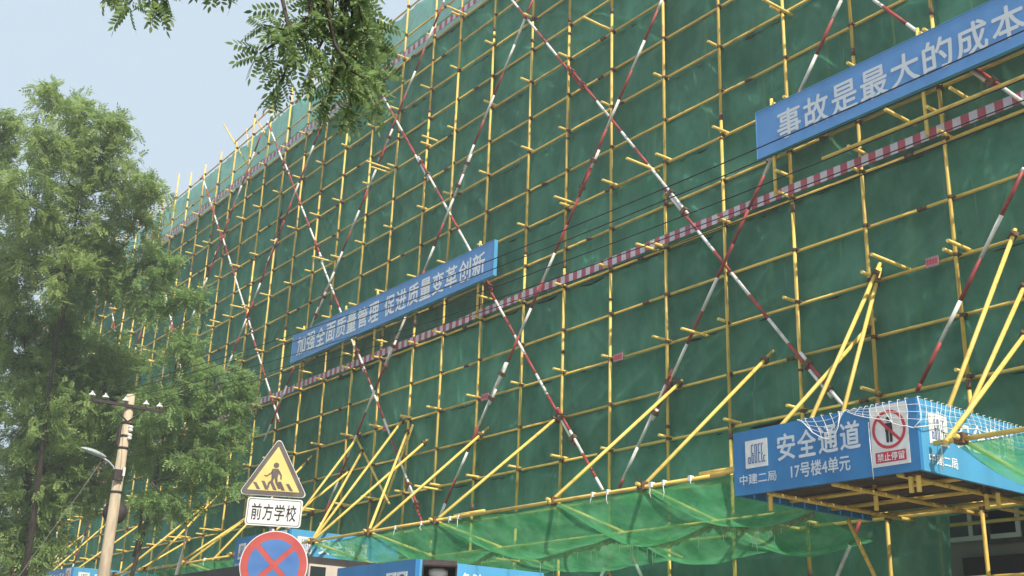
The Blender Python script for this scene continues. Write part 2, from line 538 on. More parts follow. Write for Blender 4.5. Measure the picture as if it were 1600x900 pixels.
TWIGS = [[(12.51, -12.56, 4.17), (12.52, -12.55, 4.0), (12.55, -12.6, 3.9), (12.57, -12.68, 3.79), (12.58, -12.78, 3.77)], [(12.52, -12.55, 4.0), (12.5, -12.5, 3.95), (12.47, -12.45, 3.87), (12.45, -12.39, 3.8), (12.41, -12.33, 3.68)], [(12.55, -12.6, 3.9), (12.53, -12.62, 3.78), (12.52, -12.65, 3.68), (12.47, -12.66, 3.61)], [(12.47, -12.45, 3.87), (12.42, -12.33, 3.9), (12.37, -12.21, 3.92)], [(12.55, -12.46, 4.17), (12.44, -12.33, 4.12), (12.36, -12.23, 4.11), (12.34, -12.18, 4.05)], [(12.5, -12.49, 3.94), (12.51, -12.54, 3.79), (12.49, -12.55, 3.68)], [(12.46, -12.39, 3.81), (12.39, -12.26, 3.79), (12.31, -12.17, 3.79)], [(12.57, -12.68, 3.79), (12.6, -12.75, 3.69), (12.57, -12.78, 3.66)], [(12.48, -12.39, 4.21), (12.48, -12.43, 4.05), (12.45, -12.38, 3.98)], [(12.47, -12.41, 3.83), (12.5, -12.46, 3.72), (12.45, -12.45, 3.64)], [(12.55, -12.49, 3.82), (12.58, -12.43, 3.72), (12.63, -12.4, 3.68)], [(12.47, -12.42, 4.21), (12.58, -12.43, 4.01), (12.54, -12.36, 3.91)], [(12.19, -13.09, 4.17), (12.21, -13.1, 4.02), (12.25, -13.14, 3.91), (12.22, -13.15, 3.88)], [(12.17, -13.07, 4.14), (12.21, -13.05, 4.01), (12.19, -13.04, 3.96)], [(12.14, -13.19, 4.13), (12.18, -13.21, 4.03), (12.14, -13.22, 3.97)], [(12.21, -12.84, 4.28), (12.25, -12.86, 4.15), (12.22, -12.85, 4.12)], [(12.24, -12.79, 4.29), (12.28, -12.81, 4.17), (12.25, -12.8, 4.13)], [(12.19, -13.04, 4.16), (12.23, -13.03, 4.03), (12.2, -13.02, 3.98)], [(12.16, -13.13, 4.14), (12.2, -13.16, 4.03), (12.16, -13.16, 3.98)]]
BRACE_DOWN = [[(-3.72, 17.77), (5.33, 5.83)], [(-10.31, 18.2), (-0.18, 5.17)], [(-18.21, 20.23), (-6.38, 5.16)], [(-24.05, 20.2), (-14.58, 8.83)], [(6.48, 12.51), (8.73, 9.57)], [(-29.84, 20.1), (-22.68, 11.3)], [(-34.13, 18.07), (-30.55, 13.68)]]
BRACE_UP = [[(1.62, 14.99), (-5.59, 5.22)], [(-2.78, 17.25), (-11.29, 5.55)], [(-6.8, 19.32), (-15.4, 8.37)], [(-13.55, 18.41), (-19.82, 10.32)], [(-18.4, 19.93), (-23.04, 13.91)], [(-28.21, 15.24), (-28.89, 14.04)], [(5.9, 12.78), (0.38, 5.2)], [(8.66, 8.66), (6.69, 5.85)]]
TRI_C = (4.6305, -8.8893, 3.6937)
PLATE_C = (4.6451, -8.8669, 3.3106)
ROUND_C = (4.6744, -8.8217, 2.7661)
# ------------------------------------------------------------------ ground
def sheet(name, x0, y0, x1, y1, z, m):
    b = MB()
    b.add([(x0, y0, z), (x1, y0, z), (x1, y1, z), (x0, y1, z)], [(0, 1, 2, 3)])
    return tag(b.build(name, m, origin=(0, 0, 0)), kind='structure')


sheet('ground', -1500, -1500, 1500, 1500, 0.0, M['soil'])
b = MB()
b.box((-120, -9.0, 0.0), (60, -0.6, 0.13))
tag(b.build('pavement', M['pave']), kind='structure')
b = MB()
b.box((-120, -9.25, 0.0), (60, -9.003, 0.145))
tag(b.build('kerb', M['conc']), kind='structure')
sheet('road', -120, -17.5, 60, -9.26, 0.006, M['asphalt'])
b = MB()
for i in range(24):
    b.add([(-100 + i * 6, -13.45, 0.011), (-97 + i * 6, -13.45, 0.011), (-97 + i * 6, -13.3, 0.011), (-100 + i * 6, -13.3, 0.011)], [(0, 1, 2, 3)])
tag(b.build('road_marking', M['mark']), kind='structure')

# ------------------------------------------------------------------ apartment block behind the scaffold
bld = thing('apartment_building', (-18, 1.9, 0), 'grey rendered apartment block wrapped behind the green netting', 'building')
b = MB()
b.box((-48, 1.9, 0), (14, 13, 19.0))
b.box((-48.2, 1.75, 19.0), (14.2, 13.2, 19.2))
b.build('wall', M['wall'], bld)
def window(x0, x1, z0, z1, fm='winframe'):
    f = MB()
    t = 0.07
    y0, y1 = 1.84, 1.897
    f.box((x0, y0, z0), (x0 + t, y1, z1)); f.box((x1 - t, y0, z0), (x1, y1, z1))
    f.box((x0 + t, y0, z0), (x1 - t, y1, z0 + t)); f.box((x0 + t, y0, z1 - t), (x1 - t, y1, z1))
    xm = (x0 + x1) / 2
    f.box((xm - 0.03, y0, z0 + t), (xm + 0.03, y1, z1 - t))
    fo = f.build('window', M[fm], bld)
    g = MB()
    g.box((x0 + t, 1.868, z0 + t), (x1 - t, 1.895, z1 - t))
    g.build('pane', M['glass'], fo)
for fl in range(6):
    for i in range(16):
        x = -46 + i * 3.4 + (0.3 if i % 2 else 0)
        if fl == 0 and x > 4:
            continue
        window(x, x + 1.6, 1.0 + fl * 3.0, 2.5 + fl * 3.0)
window(6.35, 7.7, 3.93, 4.95, 'frameshade')
for fl in range(1, 7):
    b = MB()
    b.box((-48, 1.80, 3.0 * fl - .38), (5.9 if fl == 1 else 14, 1.897, 3.0 * fl - .08))
    b.build('floor_band', M['winframe'], bld)
b = MB()
b.box((5.95, 1.80, 0.1), (12.5, 1.897, 3.75))
b.build('door', M['doorshade'], bld)  # dark entrance, panel widened to paint the shaded recess around it

# ------------------------------------------------------------------ scaffold
XO = {-18: -.012, -17: .008, -16: .012, -15: .042, -14: 0, -13: -.029, -12: -.061, -11: -.008, -10: .01, -9: -.042, -8: -.082, -7: .032, -6: .028,
      -5: .112, -4: -.067, -3: .006, -2: .104, -1: .011, 0: -.036, 1: .025, 2: .016, 3: .047, 4: -.049, 5: -.065}
ZO = {-4: -.048, -3: -.049, -2: -.039, -1: -.024, 0: .015, 1: -.003, 2: .011, 3: .029, 4: .074, 5: .076, 6: .109, 7: .092, 8: .069, 9: .048,
      10: -.126, 11: -.191, 12: -.127}
JS = list(range(-31, 10))
KS = list(range(-10, 13))
XP = {j: 1.5 * j + XO.get(j, random.uniform(-.06, .06)) for j in JS}
ZK = {k: 9.6 + 0.9 * k + ZO.get(k, -0.05) for k in KS}
XA, XB = -47.0, 14.0
TR = 0.029
LY = 0.056          # ledgers run just behind the standards
sc = thing('scaffold', (-16, 0, 0), 'tall tube scaffold of yellow standards and ledgers covering the whole building front', 'scaffold')

for j in JS:
    x = XP[j]
    b = MB()
    top = ZK[12] + random.choice((0.25, 0.4, 0.6, 0.9, 1.1))
    if j > -7:
        top = ZK[12] + random.uniform(0.3, 0.9)
    z = 0.05
    dx = 0.0
    zs = random.uniform(3.0, 6.0)
    dy = 0.0
    cut = [0.05]
    while zs < top:
        cut.append(zs)
        zs += 6.0
    cut.append(top)
    for a, c in zip(cut[:-1], cut[1:]):
        n0 = (random.uniform(-.014, .014), random.uniform(-.01, .01))
        b.tube((x + dx, dy, a), (x + n0[0], n0[1], c), TR, n=10)
        dx, dy = n0
        if c < top:
            b.tube((x + dx, dy, c - .07), (x + dx, dy, c + .07), TR + .007, n=10, mi=1)
    for q in range(10):                                # old tape and mud bands
        zz = random.uniform(1, top - .3)
        b.tube((x, 0, zz), (x, 0, zz + random.uniform(.03, .08)), TR + .016, n=10, mi=1) if random.random() < .25 else None
    b.build('standard', [M['yellow'], M['clamp']], sc)
    b = MB()
    b.tube((x + random.uniform(-.05, .05), 1.25, .05), (x, 1.25, 18.9), TR, n=6)
    b.build('inner_standard', M['ledger'], sc)

for k in KS:
    z = ZK[k]
    for yy, nm in ((LY, 'ledger'), (1.19, 'inner_ledger')):
        if nm == 'inner_ledger' and k % 2:
            continue
        b = MB()
        xs = XA - random.uniform(0, 4)
        zz = z + random.uniform(-.02, .02)
        while xs < XB:
            xe = xs + 6.0
            z2 = z + random.uniform(-.025, .025)
            if k <= -5:
                z2 = z
            b.tube((xs, yy, zz), (xe, yy, z2), TR - .002, n=8)
            b.tube((xe - .08, yy, z2), (xe + .08, yy, z2), TR + .008, n=8, mi=1)
            zz = z2
            xs = xe
        b.build(nm, [M['ledger'], M['clamp']], sc)
# extra rail under the right banner
b = MB()
b.tube((5.45, -.30, 9.93), (13.6, -.30, 9.9), TR, n=8)
b.tube((6.0, -.36, 9.93), (6.0, .9, 9.95), TR, n=8); b.tube((9.0, -.36, 9.93), (9.0, .9, 9.95), TR, n=8)
b.build('guard_rail', M['ledger'], sc)

# transoms: short butts stick out through the net at every lift
stub = []
for k in KS:
    if k % 2 or k > 10 or k < -6:
        continue
    for j in JS:
        out = random.choice((.16, .2, .22, .26, .3, .24))
        stub.append((XP[j] + random.choice((-.062, -.062, .062)), ZK[k] + .06, out, 1.4))
        if k == 2 and (-14 < XP[j] < -3.3 or 4 < XP[j] < 10):
            continue
        if random.random() < .13:
            stub.append((XP[j] + random.choice((-.07, .1, .25, -.3)), ZK[k] + random.choice((-.055, .06)), random.uniform(.45, .8), .6))
        if random.random() < .05:
            stub.append((XP[j] + random.uniform(.4, 1.1), ZK[k] + .06, random.uniform(.25, .5), .8))
stub += [(6.88, 10.14, .6, .9), (7.85, 10.15, .4, .9), (6.55, ZK[-2] + .06, .75, .9), (2.4, ZK[-2] - .055, .5, .9), (7.6, ZK[-2] + .06, .45, .6)]
key = lambda s: (Vector((s[0], 0, s[1])) - CAM).length
stub.sort(key=key)
rest = MB()
for i, (x, z, o, inn) in enumerate(stub):
    b = MB() if i < 100 else rest
    b.tube((x, -o, z + random.uniform(-.015, .015)), (x + random.uniform(-.03, .03), inn, z), TR - .001, n=8)
    if i < 100:
        b.build('transom', M['strut'], sc)
tag(rest.build('transoms', M['strut'], sc), kind='stuff')

# clamps where standards and ledgers cross
cl = MB()
cl.tube((0, -.0, -.03), (0, 0, .03), TR + .009, n=8)
cl.box((-.03, .01, -.03), (.035, .085, .03))
cl.box((.03, -.02, -.018), (.075, .035, .018))
pts = []
for k in KS:
    for j in JS:
        pts.append((XP[j], 0, ZK[k] + random.uniform(-.01, .01)))
pts.sort(key=lambda p: (Vector(p) - CAM).length)
pts = [p for p in pts if p[2] > 3.5]
c0 = None
rest = MB()
for i, p in enumerate(pts):
    if i < 100:
        if c0 is None:
            c0 = cl.build('clamp', M['clamp'], None, origin=(0, 0, 0))
            c0.parent = sc
            o = c0
        else:
            o = c0.copy()
            COL.objects.link(o)
            o.parent = sc
        o.location = Vector(p) - sc.location
        o.rotation_euler = (0, 0, random.uniform(-.15, .15))
    else:
        rest.add([(v[0] + p[0], v[1] + p[1], v[2] + p[2]) for v in cl.v], cl.f)
tag(rest.build('clamps', M['clamp'], sc), kind='stuff')

# red and white scissor braces, 6 m tubes lapped past one another
def brace(p, q, y, up_):
    p = Vector((p[0], y, p[1])); q = Vector((q[0], y, q[1]))
    d = (q - p).normalized()
    L = (q - p).length
    side = Vector((-d.z, 0, d.x)) * .062
    b = MB()
    s = -random.uniform(0.5, 3.5)
    i = 0
    while s < L:
        e = min(s + 6.0, L)
        a = max(s, 0)
        off = side * (i % 2) + Vector((0, -.004 * (i % 2), 0))
        ph = random.uniform(0, 1.3)
        t = a
        while t < e - 1e-3:
            m = int((t + ph) / 0.65)
            t2 = min(e, (m + 1) * 0.65 - ph)
            if t2 - t < 1e-3:
                t2 = min(e, t + .65)
            b.tube(p + off + d * t, p + off + d * t2, TR, n=8, mi=m % 2)
            t = t2
        if e < L:
            for w in (.15, .75):
                c = p + d * (e - w) + side * .5
                b.obox(c, side * 1.25, d * .045, Vector((0, .045, 0)), mi=2)
        if e >= L:
            break
        s = e - 1.0
        i += 1
    b.build('diagonal_brace', [M['red'], M['white'], M['clamp']], sc)
for p, q in BRACE_DOWN:
    brace(p, q, -.062, False)
for p, q in BRACE_UP:
    brace(p, q, -.125, True)
brace((4.6, 2.5), (5.574, 4.116), -.125, True); brace((.62, 4.0), (1.6, 2.6), -.062, False); brace((-.9, 2.4), (.2, 4.1), -.125, True)
brace((-33, 5.2), (-28, 12.0), -.125, True); brace((-44, 18.5), (-35.0, 6.0), -.062, False)
for a, c in (((-22.98, 22.1), (-19.5, 18.75)), ((-19.62, 20.9), (-18.05, 19.35)), ((-21.5, 20.75), (-18.6, 20.95)), ((-20.5, 20.9), (-19.45, 18.2))):
    b = MB()
    b.tube((a[0], .12, a[1]), (c[0], .14, c[1]), TR, n=8)
    b.build('loose_tube', M['ledger'], sc)
for a, c in (((-10.0, 7.72), (-7.9, 5.75)), ((-7.2, 7.6), (-8.5, 5.2))):
    b = MB()
    b.tube((a[0], .01, a[1]), (c[0], -.07, c[1]), TR, n=8)
    b.build('loose_tube', M['ledger'], sc)
# toe boards with warning stripes, and the plank decks behind them
for k in (0, 10):
    x = XA
    while x < XB:
        L = random.choice((2.9, 3.0, 3.0))
        if not (k == 0 and -19.4 < x < -17.0):
            b = MB()
            t = random.uniform(-.012, .012)
            y = random.uniform(.012, .02)
            y = -.036 - random.uniform(0, .008)
            z0 = ZK[k] + .055 + t
            t2 = random.uniform(-.015, .015)
            b.add([(x, y, z0), (x + L, y, z0 + t2), (x + L, y - .014, z0 + t2), (x, y - .014, z0), (x, y, z0 + .18), (x + L, y, z0 + .18 + t2), (x + L, y - .014, z0 + .18 + t2), (x, y - .014, z0 + .18)],
                  [(0, 1, 2, 3), (4, 7, 6, 5), (0, 4, 5, 1), (1, 5, 6, 2), (2, 6, 7, 3), (3, 7, 4, 0)])
            b.build('toe_board', M['stripe'], sc)
        x += L + .02
    b = MB()
    b.box((XA, .16, ZK[k] + .035), (XB, 1.74, ZK[k] + .08))
    b.build('deck', M['deck'], sc)
for k in (-4, -2, 2, 4, 6, 8):
    b = MB()
    b.box((XA, .3, ZK[k] + .035), (XB, 1.12, ZK[k] + .08))
    b.build('deck', M['deck'], sc)

# ------------------------------------------------------------------ dust netting laced to the ledgers
net = thing('safety_netting', (-16, .1, 2), 'dark green dust netting laced over the whole scaffold in wrinkled sheets', 'netting')
def nz(x, y, z):
    return noise.noise(Vector((x, y, z)))
cols = [(-46.6 + 6 * i, -46.6 + 6 * (i + 1)) for i in range(10)]
rows = [(-8, -6), (-6, -4), (-4, -2), (-2, 0), (0, 2), (2, 4), (4, 6), (6, 8), (8, 10), (10, 12)]
for ri, (ka, kb) in enumerate(rows):
    for ci, (x0, x1) in enumerate(cols):
        if ka == -8 and x1 > 6.8:
            if x0 > 6.8:
                continue
            x1 = 6.8
        z0, z1 = ZK[ka], ZK[kb]
        nx, nzv = (150, 36) if x1 > -14 else (60, 18)
        folds = []
        for cx in range(4):
            for _ in range(random.choice((1, 2, 3))):
                if random.random() < .8:
                    lft = random.random() < .5
                    fx = XP.get(int(round(x0 / 1.5)) + cx + (0 if lft else 1), x0 + 1.5 * cx) + (random.uniform(.03, .4) if lft else -random.uniform(.03, .4))
                    topd = random.random() < .7
                    fz = z1 - .05 if topd else z0 + .05
                    an = random.uniform(.25, 1.35)
                    folds.append((fx, fz, math.cos(an) * (1 if lft else -1), math.sin(an) * (-1 if topd else 1), random.uniform(.4, 1.3), random.uniform(.02, .065), random.uniform(.03, .07)))
        sd = random.uniform(0, 99)
        loose = random.random()
        ph = [random.uniform(0.005, .05) + (random.random() < .035) * random.uniform(.03, .09) for _ in range(6)]
        vs, fs = [], []
        for i in range(nx + 1):
            x = x0 - .05 + (x1 - x0 + .1) * i / nx
            fr = (x / 1.5) % 1.0
            sw = math.sin(PI * fr) ** 2
            cell = int((x - x0) / 1.5 + .2) % 6
            for q in range(nzv + 1):
                uu = q / nzv
                zt = z1 - .01 - ph[cell] * sw * (1.4 if kb < 12 else .3)
                zb = z0 - .03 - .06 * abs(nz(x * .8, sd, 1))
                z = zb + (zt - zb) * uu
                pin = math.sin(PI * min(1, max(0, uu))) ** .7
                y = .165 - .02 * uu
                y += pin * (.07 * nz(x * .45, z * .4, sd) + .055 * nz(x * 1.6, z * .55, sd + 7) + .07 * loose * nz(x * .9 + z * .8, z * .3, sd + 3))
                y += (.25 + pin) * .015 * nz(x * 7, z * .9, sd + 11)
                y += -pin * .085 * (1 - min(1, abs(2.2 * nz(x * .8 + z * (loose - .5) * 2.6, z * .25, sd + 31)))) ** 3
                tt = (1 - uu) if uu > .5 else uu
                y += .07 * math.exp(-tt * 5) * nz(x * 3.6 + (uu - .5) * 2.0 * (1 if fr > .5 else -1), sd, z * 1.2)       # gathers at the lacing
                for (fx, fz, fdx, fdz, fl_, fa, fw) in folds:
                    ex, ez = x - fx, z - fz
                    al = ex * fdx + ez * fdz
                    if -.05 < al < fl_:
                        pe = ex * fdz - ez * fdx
                        if abs(pe) < fw * 3:
                            y -= fa * math.exp(-(pe / fw) ** 2) * (1 - al / fl_) * min(1, (al + .05) * 8)
                xx = x + pin * .03 * nz(x, z, sd + 20)
                vs.append((xx, max((.088 if tt < .06 or abs(uu - .5) < .05 else .062) + .01 * uu, y), z))
        for i in range(nx):
            for q in range(nzv):
                a = i * (nzv + 1) + q
                fs.append((a, a + nzv + 1, a + nzv + 2, a + 1))
        b = MB()
        b.add(vs, fs, 0, True)
        b.mi = [1 if (f_ // nzv in (0, nx - 1) or (f_ % nzv == 0)) else 0 for f_ in range(len(fs))]
        b.build('net_sheet', [M['net'], M['nethem']], net)

# ------------------------------------------------------------------ slogan banners on the scaffold
X1, Y1, Z1 = Vector((1, 0, 0)), Vector((0, 1, 0)), Vector((0, 0, 1))
FR = -Y1


def banner(x0, x1, z0, z1, runs, label, poles):
    t = thing('banner_sign', ((x0 + x1) / 2, -.37, z0), label, 'banner', 'blue slogan banners on the scaffold')
    b = MB()
    b.box((x0, -.41, z0), (x1, -.33, z1))
    b.build('panel', M['blue'], t)
    b = MB()
    b.box((x0 - .012, -.418, z0 - .015), (x1 + .012, -.322, z0 - .001)); b.box((x0 - .012, -.418, z1 + .001), (x1 + .012, -.322, z1 + .015))
    b.box((x0 - .014, -.418, z0), (x0 - .001, -.322, z1)); b.box((x1 + .001, -.418, z0), (x1 + .014, -.322, z1))
    b.build('edge_trim', M['bluelit'], t)
    for s, a, c, q0, q1 in runs:
        b = MB()
        w = (c - a) / len(s)
        for i, ch in enumerate(s):
            text_on(b, ch, (0, -.41, 0), X1, Z1, FR, a + w * i + w * .07, a + w * (i + 1) - w * .07, q0, q1, bold=.02)
        b.build('lettering', M['lett' if x0 < 0 else 'lettshade'], t)
    for x in poles:
        b = MB()
        b.tube((x, -.29, z0 - .75), (x, -.29, z1 + .22), TR, n=8)
        b.tube((x + .06, -.33, z1 + .1), (x + .06, .12, z1 + .1), TR, n=8)
        b.tube((x + .06, -.33, z0 - .3), (x + .06, .12, z0 - .3), TR, n=8)
        b.build('support_pole', M['strut'], t)


banner(-13.5, -3.52, 10.355, 11.19, [('加强全面质量管理', -13.2, -8.52, 10.50, 11.03), ('促进质量变革创新', -8.30, -3.82, 10.50, 11.03)],
       'blue banner of sixteen pale characters just above the striped toe board, left of centre', (-13.1, -10.6, -8.9, -4.25))
banner(4.2, 9.55, 10.355, 11.23, [('事故是最大的成本', 4.62, 9.12, 10.52, 11.04)],
       'blue banner of eight large characters high on the right of the scaffold', (4.45, 7.35))

# ------------------------------------------------------------------ small pink notices tied to the ledgers
for x0, x1, z, lab in ((6.95, 7.16, 7.757, 'pink notice tied to a ledger above the blue entrance canopy at right'), (.08, .34, 7.738, 'pink notice tied to a ledger below the large red white cross, centre of the net'),
                       (-4.32, -4.04, 7.744, 'pink notice tied to a ledger under the right end of the long banner'), (-8.58, -8.34, 7.716, 'pink notice tied to a ledger under the left half of the long banner')):
    b = MB()
    b.box((x0, -.018, z - .075), (x1, -.008, z + .075))
    w = (x1 - x0) / 4.6
    for i in range(4):
        xx = x0 + w * .3 + i * w
        b.box((xx + .06 * w, -.0205, z - .03), (xx + w * .86, -.0185, z - .008), 1); b.box((xx + .06 * w, -.0205, z + .008), (xx + w * .86, -.0185, z + .04), 1)
        b.box((xx + .38 * w, -.0205, z - .006), (xx + w * .6, -.0185, z + .006), 1)
    tag(b.build('notice_plate', [M['notice'], M['inkred']]), lab, 'notice', 'pink notices on the ledgers')


# ------------------------------------------------------------------ blue entrance canopies
def entrance(x0, x1, yf, z0, z1, label, detail=True, unit='17号楼4单元'):
    yb = -.2
    t = thing('entrance_canopy', ((x0 + x1) / 2, yf / 2, z0), label, 'entrance canopy', 'blue entrance canopies in front of the scaffold')
    b = MB()
    b.box((x0, yf, z0), (x1 - .002, yf + .05, z1))
    front = b.build('front_panel', M['blueshade'], t)
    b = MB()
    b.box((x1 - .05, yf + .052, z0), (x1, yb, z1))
    side = b.build('side_panel', M['bluelit'], t)
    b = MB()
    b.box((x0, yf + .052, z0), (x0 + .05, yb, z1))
    b.build('side_panel', M['blueshade'], t)
    u, v, n, o = X1, Z1, FR, Vector((x0, yf, z0))
    W, H = x1 - x0, z1 - z0

    def face(o, u, n, W, H, host, withsign):
        b = MB()
        b.prism([(.075 * W, .40 * H), (.208 * W, .40 * H), (.208 * W, .83 * H), (.075 * W, .83 * H)], o, u, v, n, .001, .006)
        b.build('logo_plate', M['paper'], host)
        b = MB()
        logo(b, o, u, v, n, .075 * W, .40 * H, .133 * W, .43 * H, 0, .0065)
        b.build('logo', M['inkblue'], host)
        b = MB()
        for i, ch in enumerate('安全通道'):
            a = .268 * W + i * .1165 * W
            text_on(b, ch, o, u, v, n, a, a + .1 * W, .44 * H, .835 * H, bold=.022)
        b.build('lettering', M['lettshade' if withsign else 'lett'], host)
        b = MB()
        if detail and withsign:
            text_on(b, unit, o, u, v, n, .34 * W, .66 * W, .14 * H, .36 * H, bold=.02)
            b.build('lettering', M['lettshade'], host)
            b = MB()
            text_on(b, '中建二局', o, u, v, n, .035 * W, .255 * W, .155 * H, .31 * H, bold=.016)
        else:
            text_on(b, '中建二局', o, u, v, n, .06 * W, .26 * W, .12 * H, .27 * H, bold=.016)
        b.build('lettering', M['lettshade' if withsign else 'lett'], host)
        if withsign:
            b = MB()
            b.prism([(.773 * W, .115 * H), (.955 * W, .115 * H), (.955 * W, .975 * H), (.773 * W, .975 * H)], o, u, v, n, .001, .006)
            pl = b.build('prohibition_plate', M['paper'], host)
            b = MB()
            cx, cy, r = .864 * W, .62 * H, .225
            k = 44
            for i in range(k):
                a0, a1 = 2 * PI * i / k, 2 * PI * (i + 1) / k
                q = [(cx + rr * math.cos(a), cy + rr * math.sin(a)) for rr, a in ((r, a0), (r, a1), (r * .84, a1), (r * .84, a0))]
                b.add([o + u * p[0] + v * p[1] + n * .010 for p in q], [(0, 1, 2, 3)])
            dd = Vector((math.cos(R(-45)), math.sin(R(-45))))
            pp = Vector((-dd.y, dd.x)) * .018
            q = [Vector((cx, cy)) + dd * a * r * .85 + pp * s for a, s in ((-1, -1), (1, -1), (1, 1), (-1, 1))]
            b.add([o + u * p[0] + v * p[1] + n * .012 for p in q], [(0, 1, 2, 3)])
            b.prism([(.79 * W, .165 * H), (.938 * W, .165 * H), (.938 * W, .315 * H), (.79 * W, .315 * H)], o, u, v, n, .0065, .008)
            b.build('prohibition_symbol', M['inkred'], host)
            b = MB()
            b.add([o + u * p[0] + v * p[1] + n * .009 for p in circle(.032, 14, c=(cx, cy + .115))], [tuple(range(14))])
            for q in ([(cx - .045, cy + .075), (cx - .05, cy - .02), (cx + .05, cy - .02), (cx + .045, cy + .075)], [(cx - .045, cy - .018), (cx - .04, cy - .15), (cx - .006, cy - .15), (cx - .004, cy - .018)],
                      [(cx + .004, cy - .018), (cx + .006, cy - .15), (cx + .04, cy - .15), (cx + .045, cy - .018)]):
                b.add([o + u * p[0] + v * p[1] + n * .009 for p in q], [(0, 1, 2, 3)])
            b.build('figure', M['inkblk'], host)
            b = MB()
            text_on(b, '禁止停留', o, u, v, n, .80 * W, .93 * W, .185 * H, .295 * H, bold=.01, lift=.0105)
            b.build('lettering', M['lett'], host)
    face(o, X1, FR, W, H, front, True)
    face(Vector((x1, yf, z0)), Y1, X1, min(2.75, yb - yf), H, side, False)
    # plank deck and the tubes that carry it
    b = MB()
    y = yf + .06
    while y < yb - .1:
        b.box((x0 + .055, y, z0 + .10 + random.uniform(0, .012)), (x1 - .055, min(y + .24, yb), z0 + .14))
        y += .252
    b.build('deck', M['deck'], t)
    for y in (yf + .14, yf + 1.0, yf + 1.85, yb - .05):
        b = MB()
        b.tube((x0 + .08, y, z0 + .055), (x1 - .06, y, z0 + .055), TR, n=8)
        b.build('deck_tube', M['ledger'], t)
    for x in (x0 + .5, x0 + 1.5, x1 - .35):
        b = MB()
        b.tube((x, yf + .07, z0 - .005), (x, .3, z0 - .005), TR, n=8)
        b.build('cross_tube', M['ledger'], t)
    for x, y in ((x0 + .42, yf + .2), (x1 - .28, yf + .2), (x1 - .18, yf + .2), (x1 - .3, yf + 1.75), (x1 - .15, yf + 1.75), (x0 + 1.42, yf + 1.0)):
        b = MB()
        b.tube((x, y, z0 - .2), (x, y, z1 + .02), TR, n=8)
        b.obox((x, y, z0 + .02), (.05, 0, 0), (0, .05, 0), (0, 0, .04), 1)
        b.build('post', [M['strut'], M['clamp']], t)
    for x in (x0 + .3,):
        b = MB()
        b.tube((x, yf + 1.9, z0 - .1), (x, -.02, z0 - 1.6), TR, n=8)
        b.build('knee_brace', M['ledger'], t)
    return t


entrance(5.80, 8.557, -3.0, 4.09, 4.917, 'largest blue entrance canopy, with a red prohibition sign and white rope net over its corner')
entrance(-9.9, -7.10, -3.0, 3.95, 4.79, 'blue entrance canopy partly hidden behind the round road sign', True, '17号楼3单元')
entrance(-25.4, -22.6, -3.0, 4.05, 4.90, 'small distant blue entrance canopy low behind the concrete utility pole', True, '17号楼2单元')

